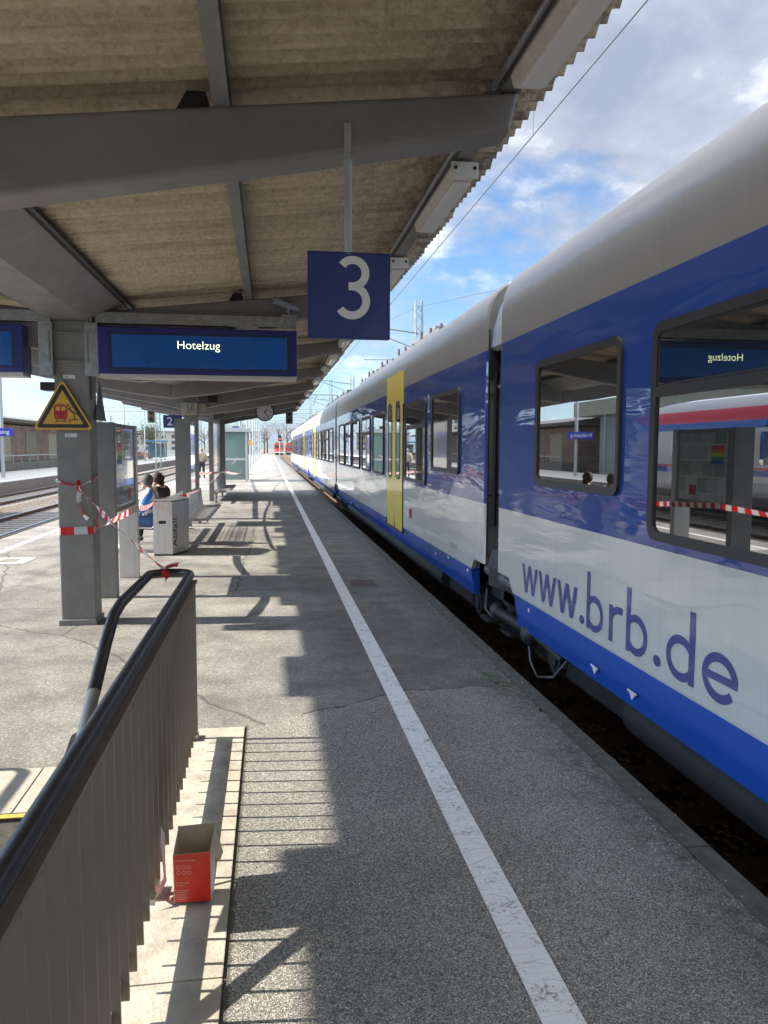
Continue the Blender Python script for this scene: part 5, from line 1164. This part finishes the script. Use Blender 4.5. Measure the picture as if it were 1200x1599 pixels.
# glass cabin (lift head)
gc = thing('glass_cabin', (-2.0, 41.5, 0), 'grey glass cabin of the platform lift beyond the canopy', 'lift cabin')
gx0, gx1, gy0, gy1, gh = -3.0, -1.12, 40.2, 42.6, 2.75
for (x, y) in ((gx0, gy0), (gx1-0.1, gy0), (gx0, gy1), (gx1-0.1, gy1)): b = MB(); b.cbox(x, x+0.1, y, y+0.1, 0, gh-0.2, 0.01); b.build('post', m_galvp, gc)
b = MB(); b.cbox(gx0-0.1, gx1+0.1, gy0-0.1, gy1+0.2, gh-0.199, gh, 0.02); b.build('roof', m_galvp, gc)
m_gl = mat('cabin_glass', (0.12, 0.19, 0.17), 0.08, coat=1.0)
b = MB(); b.box(gx0+0.101, gx1-0.101, gy0+0.03, gy0+0.05, 1.2, gh-0.201); b.box(gx0+0.101, gx1-0.101, gy0+0.03, gy0+0.05, 0.1, 1.1); b.build('pane', m_gl, gc); b = MB(); b.box(gx1-0.06, gx1-0.04, gy0+0.101, gy1-0.001, 0.1, gh-0.201); b.build('pane', m_gl, gc)
b = MB(); b.box(gx0+0.101, gx1-0.101, gy0+0.02, gy0+0.07, 1.101, 1.199); b.build('rail', m_galvp, gc)

# ------------------------------------------------------------ far red locomotives, signals
def loco(x, y, lb):
    t = thing('locomotive', (x, y, ZR), lb, 'locomotive', 'red locomotives at the end of the tracks')
    b = MB(); pf = [(x-1.4, 0.3), (x-1.45, 2.4), (x-1.1, 3.3), (x+1.1, 3.3), (x+1.45, 2.4), (x+1.4, 0.3)]; b.prism(pf, 'y', y, y+16); b.build('body', mat('loco_hazed_red', (0.55, 0.07, 0.055), 0.4, coat=0.4), t)  # red dulled in the colour to stand in for distance haze
    b = MB(); b.box(x-1.1, x-0.08, y-0.03, y-0.001, 1.7, 2.5); b.box(x+0.08, x+1.1, y-0.03, y-0.001, 1.7, 2.5); b.build('windscreen', m_wg, t)
    for s_ in (-0.95, 0.95): b = MB(); b.cyl((x+s_, y-0.04, 1.0), (x+s_, y-0.001, 1.0), 0.14, n=10); b.build('headlight', m_signwhite, t)
    b = MB(); b.box(x-1.35, x+1.35, y-0.3, y-0.001, 0.15, 0.5); b.build('buffer_beam', m_signwhite, t)
    b = MB(); b.box(x-1.2, x+1.2, y+0.5, y+15.5, -0.38, 0.299); b.build('bogies', m_dark, t)
loco(2.9, 240, 'left one of two red locomotives at the vanishing point'); loco(6.6, 245, 'right one of two red locomotives, partly behind the train')
def signal(x, y, h, lb, red=True):
    t = thing('railway_signal', (x, y, -0.6), lb, 'signal'); b = MB(); b.cyl((x, y, -0.6), (x, y, h), 0.08, n=8); b.build('post', m_galvp, t)
    b = MB(); b.cbox(x-0.3, x+0.3, y-0.15, y-0.081, h-0.2, h+0.9, 0.05); b.build('screen', m_blk, t)
    b = MB(); b.cyl((x, y-0.2, h+0.2), (x, y-0.151, h+0.2), 0.12, n=10); b.build('lamp', mat('red_signal_lamp', (0.5, 0.02, 0.02), 0.3, emit=(1, 0.05, 0.03), estr=2), t)
signal(2.0, 150, 3.2, 'red railway signal beyond the end of the train')
signal(-8.9, 90, 3.4, 'dark railway signal between the left tracks'); 

# ------------------------------------------------------------ left background
m_brick = brick_mat()
gd = thing('goods_shed', (-20, 80, -0.6), 'long low brick goods shed with loading canopy across the tracks', 'building')
b = MB(); b.box(-30, -21.0, 61, 125, -0.6, 3.55); b.build('wall', m_brick, gd)
b = MB(); b.prism([(-19.0, 3.65), (-18.9, 3.85), (-25, 4.7), (-31, 3.85), (-31, 3.65)], 'y', 58, 126); b.build('roof', mat('shed_roof', (0.14, 0.13, 0.12), 0.8, var=0.2), gd)
b = MB(); b.box(-21.0, -19.4, 60, 125, -0.6, 0.55); b.build('loading_dock', mat('dock_concrete', (0.20, 0.19, 0.17), 0.9, var=0.25, vscale=2), gd)
for k in range(9):
    y = 64+k*7; b = MB(); b.box(-20.999, -20.95, y, y+3.0, 0.56, 3.0); b.build('door', mat('shed_door_%d' % (k % 2), [(0.42, 0.39, 0.30), (0.30, 0.27, 0.22)][k % 2], 0.8), gd)
b = MB()
for k in range(30): b.box(-19.35, -19.28, 60+k*2.1, 60.08+k*2.1, 0.55, 1.05)
b.box(-19.36, -19.29, 60, 123, 1.05, 1.12); b.build('dock_railing', m_galvp, gd)
bb = thing('station_building', (-24, 40, -0.6), 'pale blue station building with a metal roof fringe, seen in train window reflections', 'building')
b = MB(); b.box(-32, -21.5, 22, 57.5, -0.6, 4.2); b.build('wall', mat('pale_blue_wall', (0.36, 0.45, 0.47), 0.8, var=0.06), bb)
b = MB(); b.box(-33, -19.5, 21, 58.0, 4.2005, 5.3); b.build('roof', mat('roof_fringe', (0.30, 0.33, 0.27), 0.6, var=0.15, vscale=2), bb)
for k in range(8):
    y = 24+k*4.2; o = MB(); o.box(-21.499, -21.44, y, y+1.3, 0.9, 2.7); o = o.build('window', m_signwhite, bb); p = MB(); p.box(-21.4395, -21.43, y+0.1, y+1.2, 1.0, 2.6); p.build('pane', m_wg, o)
for k in range(5): y = 25+k*7; b = MB(); b.cyl((-19.9, y, 0), (-19.9, y, 4.2), 0.1, n=8); b.build('column', m_galvp, bb)
def block(x, y, w, d_, h, fl, lb, colr, nm='apartment_block'):
    t = thing(nm, (x, y, -0.6), lb, 'building')
    b = MB(); b.box(x-w/2, x+w/2, y, y+d_, -0.6, h); b.build('wall', mat(nm+'_wall_%d' % int(x), colr, 0.85, var=0.05), t)
    b = MB(); b.box(x-w/2-0.3, x+w/2+0.3, y-0.3, y+d_+0.3, h+0.0005, h+0.5); b.build('roof', mat('flat_roof', (0.25, 0.24, 0.23), 0.8), t)
    nc = max(3, int(w/3.2))
    for f in range(fl):
        for c in range(nc):
            xx = x-w/2+(c+0.5)*w/nc; z = 0.6+f*(h-0.6)/fl
            b = MB(); b.box(xx-0.7, xx+0.7, y-0.05, y-0.001, z, z+1.4); b.build('window', mat('far_window', (0.08, 0.10, 0.12), 0.15), t)
        for c in range(2):
            yy = y+(c+0.5)*d_/2; z = 0.6+f*(h-0.6)/fl
            b = MB(); b.box(x+w/2+0.001, x+w/2+0.05, yy-0.9, yy+0.9, z, z+1.4); b.build('window', mat('far_window'), t)
block(-67, 290, 12, 9, 19.5, 7, 'pale tall apartment block rising behind the shed, left of the display', (0.50, 0.50, 0.47))
block(-82, 260, 26, 12, 8.0, 2, 'low pale house behind the goods shed', (0.45, 0.43, 0.38), 'far_house')
block(-45, 330, 22, 10, 8.0, 3, 'low beige block between the bare trees left of the second column', (0.45, 0.42, 0.36), 'far_house')
block(-18, 400, 26, 10, 9.5, 3, 'farthest pale block behind the gantries', (0.48, 0.45, 0.42), 'far_house')

# opposite platform furniture
sp = thing('platform_sign', (-15.0, 46.5, 0), 'blue station name sign on a tall pole, cut by the left edge', 'sign')
b = MB(); b.cyl((-15.0, 46.5, 0), (-15.0, 46.5, 6.8), 0.10, n=10); b.build('pole', m_galvp, sp)
b = MB(); b.cbox(-16.1, -14.35, 46.35, 46.40, 2.35, 2.80, 0.01); b.build('panel', mat('bright_sign_blue', (0.02, 0.05, 0.40), 0.4), sp)
b = MB(); put_text(b, 'Freilassing', (-15.95, 46.345, 2.48), (1, 0, 0), (0, 0, 1), width=1.4, depth=0.0); b.build('lettering', m_signwhite, sp)
for i, (x, y, h) in enumerate(((-15, 70, 7.2), (-15, 84, 7.2), (-15.4, 100, 7.5), (-15.4, 118, 7.5), (-22, 96, 8), (-26, 120, 8.4))):
    lamppost(x, y, h, 'lamp post on the opposite platform, %s from the camera' % ORD[i], two=(i % 2 == 0), r=0.09)
sh = thing('platform_shelter', (-15.5, 112, 0), 'small blue and white sign shelter far on the opposite platform', 'shelter')
b = MB(); b.cbox(-17.2, -14.2, 110, 113, 2.5, 2.7, 0.02); b.build('roof', mat('shelter_blue', (0.05, 0.22, 0.42), 0.5), sh)
for x in (-17.1, -14.3): b = MB(); b.box(x-0.05, x+0.05, 110.1, 110.2, 0, 2.499); b.build('post', m_galvp, sh)
b = MB(); b.box(-17.0, -14.4, 112.8, 112.85, 0.3, 2.3); b.build('pane', mat('shelter_glass', (0.25, 0.35, 0.42), 0.1, coat=1.0), sh)
# fence and parked cars beyond
fn = thing('fence', (-20, 140, -0.6), 'pale blue grey railing fence along the far platform', 'fence')
b = MB()
b.cyl((-17.6, 128, 1.2), (-17.6, 260, 1.2), 0.05, n=4); b.cyl((-17.6, 128, 0.3), (-17.6, 260, 0.3), 0.05, n=4)
for k in range(264): b.box(-17.62, -17.58, 128+k*0.5, 128.06+k*0.5, 0, 1.2)
b.build('bars', m_galvp, fn)
def car(x, y, colr, lb, nm):
    t = thing('parked_car', (x, y, -0.6), lb, 'car', 'cars parked beyond the opposite platform'); z = -0.6
    b = MB(); b.prism([(x-2.1, z+0.3), (x+2.1, z+0.3), (x+2.15, z+0.75), (x+1.2, z+0.88), (x-1.9, z+0.9), (x-2.15, z+0.7)], 'y', y-0.85, y+0.85); b.prism([(x-1.75, z+0.89), (x+1.15, z+0.885), (x+0.55, z+1.4), (x-1.2, z+1.42)], 'y', y-0.7, y+0.7); b.build('body', mat('car_paint_'+nm, colr, 0.3, coat=1.0), t)
    b = MB(); b.prism([(x-1.5, z+0.93), (x+0.95, z+0.93), (x+0.5, z+1.33), (x-1.15, z+1.35)], 'y', y-0.712, y+0.712); b.build('windows', m_wg, t)
    for sx in (-1.3, 1.35):
        for sy in (-0.86, 0.7): b = MB(); b.cyl((x+sx, y+sy, z+0.32), (x+sx, y+sy+0.16, z+0.32), 0.32, n=12); b.build('wheel', m_blk, t)
for i, (x, y, c_, nm) in enumerate(((-26, 128, (0.5, 0.5, 0.5), 'silver'), (-31, 132, (0.5, 0.04, 0.03), 'red'), (-37, 138, (0.6, 0.6, 0.6), 'white'), (-24.5, 142, (0.05, 0.08, 0.3), 'blue'), (-30, 148, (0.55, 0.55, 0.55), 'pearl'), (-36, 155, (0.03, 0.03, 0.03), 'black'), (-25, 160, (0.6, 0.18, 0.05), 'orange'), (-31.5, 166, (0.6, 0.6, 0.6), 'cream'))):
    car(x, y, c_, 'small %s car parked far beyond the opposite platform' % nm, nm)

# hills
def hills(y, hmax, colr, lb, seed, x0=-900, x1=900):
    random.seed(seed); b = MB(); n = 90; vs = []; fs = []
    for i in range(n+1):
        x = x0+(x1-x0)*i/n; h = hmax*(0.45+0.3*math.sin(i*0.17+seed)+0.15*math.sin(i*0.41+seed*2)+0.08*math.sin(i*1.1))
        vs += [(x, y, -1), (x, y+60, max(1, h)), (x, y+400, max(1, h*1.05))]
        if i: k = 3*i; fs += [(k-3, k, k+1, k-2), (k-2, k+1, k+2, k-1)]
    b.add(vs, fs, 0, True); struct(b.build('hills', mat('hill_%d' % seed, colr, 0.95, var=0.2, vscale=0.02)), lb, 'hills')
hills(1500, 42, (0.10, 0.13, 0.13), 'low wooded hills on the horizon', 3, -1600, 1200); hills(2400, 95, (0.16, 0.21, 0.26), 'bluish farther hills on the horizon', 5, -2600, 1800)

# trees: bare or budding crowns of many small twig clumps
def tree(x, y, h, kind, lb):
    rnd = random.Random(int(x*13+y*7)); t = thing('bare_tree' if kind != 'green' else 'green_tree', (x, y, -0.6), lb, 'tree', 'trees behind the railway yard')
    b = MB(); b.tube([(x, y, -0.6), (x+0.1, y, h*0.25), (x-0.1, y, h*0.55), (x, y, h*0.8)], [0.35*h/12, 0.27*h/12, 0.17*h/12, 0.05], 7)
    ends = []
    for k in range(16):
        a_ = rnd.uniform(0, 6.28); z0 = h*rnd.uniform(0.25, 0.6); L_ = h*rnd.uniform(0.25, 0.42); tl = rnd.uniform(0.5, 1.1)
        p1 = Vector((x+math.cos(a_)*L_*math.cos(tl)*0.5, y+math.sin(a_)*L_*math.cos(tl)*0.5, z0+L_*math.sin(tl)*0.45)); p2 = Vector((x+math.cos(a_+0.2)*L_*math.cos(tl), y+math.sin(a_+0.2)*L_*math.cos(tl), z0+L_*math.sin(tl)))
        b.tube([(x, y, z0), p1, p2], [0.10*h/12, 0.06*h/12, 0.02], 5); ends += [p1, p2]
    col = {'brown': (0.20, 0.13, 0.10), 'pale': (0.24, 0.19, 0.14), 'green': (0.05, 0.075, 0.03)}[kind]
    b.build('trunk', mat('bark', (0.12, 0.09, 0.07), 0.9), t)
    b = MB()
    for k in range(900 if kind != 'green' else 1300):
        e = rnd.choice(ends); sp_ = h*0.11
        p = Vector(e)+Vector((rnd.gauss(0, sp_), rnd.gauss(0, sp_), rnd.gauss(0, sp_*0.8)))
        if kind == 'green':
            s_ = rnd.uniform(0.15, 0.4)*h/12; d1 = Vector((rnd.uniform(-1, 1), rnd.uniform(-1, 1), rnd.uniform(-1, 1))).normalized()*s_; d2 = Vector((rnd.uniform(-1, 1), rnd.uniform(-1, 1), rnd.uniform(-1, 1))).normalized()*s_
            b.add([p-d1, p+d2, p+d1], [(0, 1, 2)])
        else:
            d1 = (p-Vector((x, y, h*0.3))).normalized()*rnd.uniform(0.3, 0.8)*h/12; d1 += Vector((rnd.uniform(-1, 1), rnd.uniform(-1, 1), rnd.uniform(-0.3, 1)))*0.3*h/12; w_ = Vector((rnd.uniform(-1, 1), rnd.uniform(-1, 1), rnd.uniform(-1, 1))).normalized()*0.03*h/12
            b.add([p-w_, p+w_, p+d1], [(0, 1, 2)])
    b.build('crown', mat('twigs_'+kind, col, 0.9, var=0.35, vscale=0.6), t)
random.seed(11); tl_ = []
spec = [(-52, 175, 10, 'pale'), (-48, 190, 9, 'brown'), (-64, 195, 12, 'brown'), (-34, 230, 9, 'green'), (-27, 250, 11, 'brown'), (-38, 260, 12, 'pale'), (-22, 270, 10, 'brown'), (-14, 280, 12, 'brown'), (-8, 300, 13, 'brown'), (-2, 310, 12, 'pale'), (4, 320, 14, 'brown'), (10, 300, 12, 'brown'), (16, 310, 13, 'brown'), (-18, 320, 14, 'pale'), (-30, 330, 13, 'brown'), (-45, 300, 11, 'green'), (-56, 280, 9, 'green'), (24, 290, 12, 'brown'), (-1, 350, 15, 'brown'), (8, 360, 16, 'pale'), (-12, 360, 16, 'brown'), (-100, 250, 13, 'brown')]
for i, (x, y, h, k) in enumerate(spec):
    wd = {'brown': 'reddish brown bare tree', 'pale': 'pale leafless tree', 'green': 'dark green tree'}[k]
    side = 'left of the gantries' if x < -20 else ('behind the gantries' if x < 3 else 'behind the end of the train')
    tree(x, y, h, k, '%s %s, %d m tall, %s by distance' % (wd, side, h, (ORD+['sixteenth', 'seventeenth', 'eighteenth', 'nineteenth', 'twentieth', 'twenty-first', 'last'])[i]))

# ------------------------------------------------------------ people
def skin_body(joints, edges, subd=2):
    me = bpy.data.meshes.new('sk'); names = list(joints); idx = {n_: i for i, n_ in enumerate(names)}
    me.from_pydata([joints[n_][0] for n_ in names], [(idx[a_], idx[c_]) for a_, c_ in edges], [])
    o = bpy.data.objects.new('sk', me); COL.objects.link(o)
    o.modifiers.new('s', 'SKIN'); sm = o.modifiers.new('u', 'SUBSURF'); sm.levels = subd; sm.render_levels = subd
    for i, n_ in enumerate(names):
        r_ = joints[n_][1]; me.skin_vertices[0].data[i].radius = (r_, r_) if not isinstance(r_, tuple) else r_
        me.skin_vertices[0].data[i].use_root = (i == 0)
    bpy.context.view_layer.update()
    r = bpy.data.meshes.new_from_object(o.evaluated_get(bpy.context.evaluated_depsgraph_get())); bpy.data.objects.remove(o); return r
m_skin = mat('skin', (0.52, 0.32, 0.23), 0.5)
def person(loc, yaw, pose, lb, skin_j, cloth, hair, shoes):
    """figure built facing +Y at the origin, then turned by yaw and moved to loc"""
    t = thing('person', loc, lb, 'person'); M_ = Matrix.Translation(loc) @ Matrix.Rotation(yaw, 4, 'Z')
    J = dict(skin_j)
    E_ = [('pelvis', 'belly'), ('belly', 'chest'), ('chest', 'neck'), ('neck', 'head'), ('head', 'crown')]
    for s_ in 'lr': E_ += [('pelvis', 'hip'+s_), ('hip'+s_, 'knee'+s_), ('knee'+s_, 'ankle'+s_), ('ankle'+s_, 'toe'+s_), ('chest', 'sho'+s_), ('sho'+s_, 'elb'+s_), ('elb'+s_, 'wri'+s_), ('wri'+s_, 'palm'+s_)]
    for s_ in 'lr':
        w_ = Vector(J['wri'+s_][0]); p = Vector(J['palm'+s_][0]); d = (p-w_).normalized(); sd = Vector((1, 0, 0)) if abs(d.x) < 0.8 else Vector((0, 1, 0))
        for k in range(4):
            f1 = p+d*0.035+sd*(0.024*(k-1.5)); f2 = f1+d*(0.034, 0.04, 0.036, 0.026)[k]+Vector((0, 0, -0.008)); J['f%s%da' % (s_, k)] = (f1, 0.010); J['f%s%db' % (s_, k)] = (f2, 0.008); E_ += [('palm'+s_, 'f%s%da' % (s_, k)), ('f%s%da' % (s_, k), 'f%s%db' % (s_, k))]
        th = w_.lerp(p, 0.6)+sd*0.045; J['th'+s_] = (th, 0.010); J['tt'+s_] = (th+d*0.03+sd*0.01, 0.008); E_ += [('palm'+s_, 'th'+s_), ('th'+s_, 'tt'+s_)]
    me = skin_body(J, E_); b = MB(); b.addmesh(me, M_, 0, True)
    # face: nose, brow, ears merged into the same surface object
    hd = Vector(J['head'][0]); fw = Vector(pose.get('look', (0, 1, 0))).normalized(); sd = fw.cross(Vector((0, 0, 1))).normalized()
    def P(v): return tuple(M_ @ v)
    c = M_ @ hd; b.sphere(tuple(c), 0.088, 0, (0.92, 1.0, 1.22), 16)
    b.sphere(P(hd+fw*0.088+Vector((0, 0, -0.01))), 0.016, 0, (0.8, 1, 1.4), 8); b.sphere(P(hd+fw*0.04+Vector((0, 0, -0.075))), 0.05, 0, (0.9, 0.95, 0.8), 10)
    for s_ in (-1, 1): b.sphere(P(hd+sd*0.083*s_), 0.022, 0, (0.6, 0.8, 1.3), 8)
    body = b.build('body', m_skin, t)
    b = MB()
    for s_ in (-1, 1): b.sphere(P(hd+fw*0.080+sd*0.031*s_+Vector((0, 0, 0.018))), 0.011, 0, n=8)
    b.build('eyes', m_blk, t)
    b = MB(); b.sphere(P(hd+fw*0.086+Vector((0, 0, -0.05))), 0.016, 0, (1.3, 0.5, 0.35), 8); b.build('mouth', mat('lips', (0.35, 0.12, 0.1), 0.5), t)
    # hair
    b = MB(); b.sphere(P(hd-fw*0.018+Vector((0, 0, 0.022))), 0.103, 0, (0.98, 1.02, 1.1), 16)
    if hair[1] == 'long':
        b.sphere(P(hd-fw*0.055+Vector((0, 0, -0.06))), 0.085, 0, (1, 0.8, 1.3), 12); b.sphere(P(hd-fw*0.10+Vector((0, 0, 0.03))), 0.055, 0, n=10)
    ho = b.build('hair', mat('hair_'+hair[0], hair[2], 0.75, var=0.4, vscale=60, bump=0.6, bscale=120), t)
    # clothes: slightly fatter copies of the skeleton regions
    for nm, keys, grow, mt in cloth:
        Jc = {k: (J[k][0], J[k][1]+grow if not isinstance(J[k][1], tuple) else tuple(q+grow for q in J[k][1])) for k in keys}
        Ec = [(a_, c_) for a_, c_ in E_ if a_ in Jc and c_ in Jc]
        mc = skin_body(Jc, Ec); b = MB(); b.addmesh(mc, M_, 0, True); b.build(nm, mt, t)
    for s_ in 'lr':
        a_, c_ = Vector(J['ankle'+s_][0]), Vector(J['toe'+s_][0]); b = MB(); m_ = a_.lerp(c_, 0.5); f_d = (c_-a_); f_d.z = 0; f_d.normalize()
        b.tube([P(a_-f_d*0.05+Vector((0, 0, -0.03))), P(a_+Vector((0, 0, -0.03))), P(m_+Vector((0, 0, -0.005))), P(c_+f_d*0.02)], [0.035, 0.048, 0.045, 0.03], 10); b.build('shoe', shoes, t)
    return t
def stand():
    return {'pelvis': ((0, 0, 0.93), 0.13), 'belly': ((0, 0.01, 1.08), 0.12), 'chest': ((0, 0, 1.30), 0.14), 'neck': ((0, -0.01, 1.47), 0.055), 'head': ((0, 0.02, 1.60), 0.075), 'crown': ((0, 0.01, 1.67), 0.06),
            'hipl': ((-0.09, 0, 0.88), 0.09), 'kneel': ((-0.11, 0.03, 0.48), 0.06), 'anklel': ((-0.12, -0.02, 0.09), 0.04), 'toel': ((-0.13, 0.13, 0.035), 0.03),
            'hipr': ((0.09, 0, 0.88), 0.09), 'kneer': ((0.11, 0.0, 0.48), 0.06), 'ankler': ((0.13, -0.06, 0.09), 0.04), 'toer': ((0.15, 0.09, 0.035), 0.03),
            'shol': ((-0.19, 0, 1.38), 0.065), 'elbl': ((-0.27, 0.02, 1.10), 0.045), 'wril': ((-0.20, 0.18, 0.95), 0.03), 'palml': ((-0.17, 0.24, 0.93), 0.032),
            'shor': ((0.19, 0, 1.38), 0.065), 'elbr': ((0.27, 0.0, 1.10), 0.045), 'wrir': ((0.22, 0.16, 0.97), 0.03), 'palmr': ((0.19, 0.22, 0.96), 0.032)}
def sit(lean=0.06):
    return {'pelvis': ((0, 0, 0.53), 0.13), 'belly': ((0, 0.02+lean*0.3, 0.68), 0.125), 'chest': ((0, lean, 0.90), 0.145), 'neck': ((0, lean+0.02, 1.06), 0.055), 'head': ((0, lean+0.07, 1.17), 0.075), 'crown': ((0, lean+0.06, 1.24), 0.06),
            'hipl': ((-0.10, 0.05, 0.52), 0.095), 'kneel': ((-0.13, 0.46, 0.51), 0.065), 'anklel': ((-0.13, 0.44, 0.10), 0.042), 'toel': ((-0.14, 0.60, 0.035), 0.03),
            'hipr': ((0.10, 0.05, 0.52), 0.095), 'kneer': ((0.13, 0.46, 0.51), 0.065), 'ankler': ((0.14, 0.50, 0.10), 0.042), 'toer': ((0.16, 0.65, 0.035), 0.03),
            'shol': ((-0.19, lean, 0.98), 0.07), 'elbl': ((-0.25, lean+0.10, 0.72), 0.05), 'wril': ((-0.12, lean+0.30, 0.66), 0.032), 'palml': ((-0.07, lean+0.34, 0.655), 0.033),
            'shor': ((0.19, lean, 0.98), 0.07), 'elbr': ((0.25, lean+0.10, 0.72), 0.05), 'wrir': ((0.12, lean+0.30, 0.68), 0.032), 'palmr': ((0.07, lean+0.34, 0.675), 0.033)}
JK = ['pelvis', 'belly', 'chest', 'shol', 'elbl', 'wril', 'shor', 'elbr', 'wrir']; PK = ['pelvis', 'hipl', 'kneel', 'anklel', 'hipr', 'kneer', 'ankler']
def patch_mat(name, c1, c2, sc):
    m = bpy.data.materials.new(name); m.use_nodes = True; t = m.node_tree; bb_ = t.nodes['Principled BSDF']; P, x, y, z = world_pos(t)
    t.links.new(ramp(t, noise(t, P, sc, 2, 0.4, 1.0), [(0.0, c1), (0.46, c2)], 'CONSTANT'), bb_.inputs['Base Color']); bb_.inputs['Roughness'].default_value = 0.8; return m
person((-1.98, 13.35, 0), R(90), {'look': (0.1, 1, -0.2)}, 'seated person in blue and white jacket with grey cap on the bench behind the bin', sit(0.0), [('jacket', JK, 0.035, patch_mat('blue_white_fabric', (0.03, 0.16, 0.45), (0.62, 0.60, 0.56), 5)), ('trousers', PK, 0.012, mat('blue_jeans', (0.04, 0.09, 0.22), 0.85, var=0.2, vscale=40))], ('grey', 'short', (0.10, 0.095, 0.085)), m_white)
person((-1.93, 14.35, 0), R(75), {'look': (0.2, 1, 0)}, 'seated person in black jacket with dark tied hair on the bench', sit(0.02), [('jacket', JK, 0.03, mat('black_fabric', (0.015, 0.014, 0.016), 0.8)), ('trousers', PK, 0.012, mat('dark_trousers', (0.03, 0.03, 0.035), 0.8))], ('dark', 'long', (0.035, 0.02, 0.015)), m_blk)
person((-3.80, 44.6, 0), R(15), {'look': (0, 1, 0)}, 'standing person in beige coat and dark trousers far down the platform', stand(), [('coat', JK+['hipl', 'hipr'], 0.05, mat('beige_coat', (0.38, 0.32, 0.22), 0.85, var=0.15, vscale=10)), ('trousers', PK, 0.012, mat('dark_trousers'))], ('blond', 'short', (0.30, 0.24, 0.16)), m_blk)
# bags by the seated people
bg_ = thing('bag', (-1.84, 13.95, 0.88), 'white and pink plastic bag on the bench back next to the bin', 'bag')
b = MB(); b.sphere((-1.74, 13.95, 0.78), 0.15, 0, (1.1, 0.8, 0.7), 14); b.build('sack', mat('pink_white_plastic', (0.58, 0.45, 0.42), 0.4, var=0.25, vscale=14, bump=0.8, bscale=16), bg_)

# ------------------------------------------------------------ litter, weeds at the edge
rnd = random.Random(5)
b = MB()
for i in range(420):
    x = 1.79-abs(rnd.gauss(0, 0.16)); y = rnd.uniform(1.5, 9); s_ = rnd.uniform(0.002, 0.006); z_ = 0.004
    if i % 6 == 0: x = rnd.uniform(1.79, 1.9); z_ = 0.018
    a_ = rnd.uniform(0, 3); vs = [(x+s_*math.cos(a_+q*2.1), y+s_*math.sin(a_+q*2.1), z_) for q in range(3)]+[(x, y, z_+s_)]
    b.add(vs, [(0, 1, 3), (1, 2, 3), (2, 0, 3)])
tag(b.build('grit', mat('white_grit', (0.5, 0.49, 0.46), 0.8)), 'scattered pale grit along the mossy platform edge', 'grit', kind='stuff')
b = MB()
for (cx_, cy_) in ((1.80, 2.93), (1.78, 4.8), (1.80, 3.9)):
    for i in range(26):
        a_ = rnd.uniform(0, 6.28); l_ = rnd.uniform(0.012, 0.04); d = Vector((math.cos(a_), math.sin(a_), rnd.uniform(0.3, 1.5))).normalized()*l_; q = Vector((-d.y, d.x, 0)).normalized()*0.003; p = Vector((cx_+rnd.gauss(0, 0.008), cy_+rnd.gauss(0, 0.015), 0.003))
        b.add([p-q, p+q, p+d], [(0, 1, 2)])
tag(b.build('weeds', mat('weed_green', (0.05, 0.085, 0.025), 0.8)), 'tiny green weeds in the joint of the platform edge', 'weeds', kind='stuff')
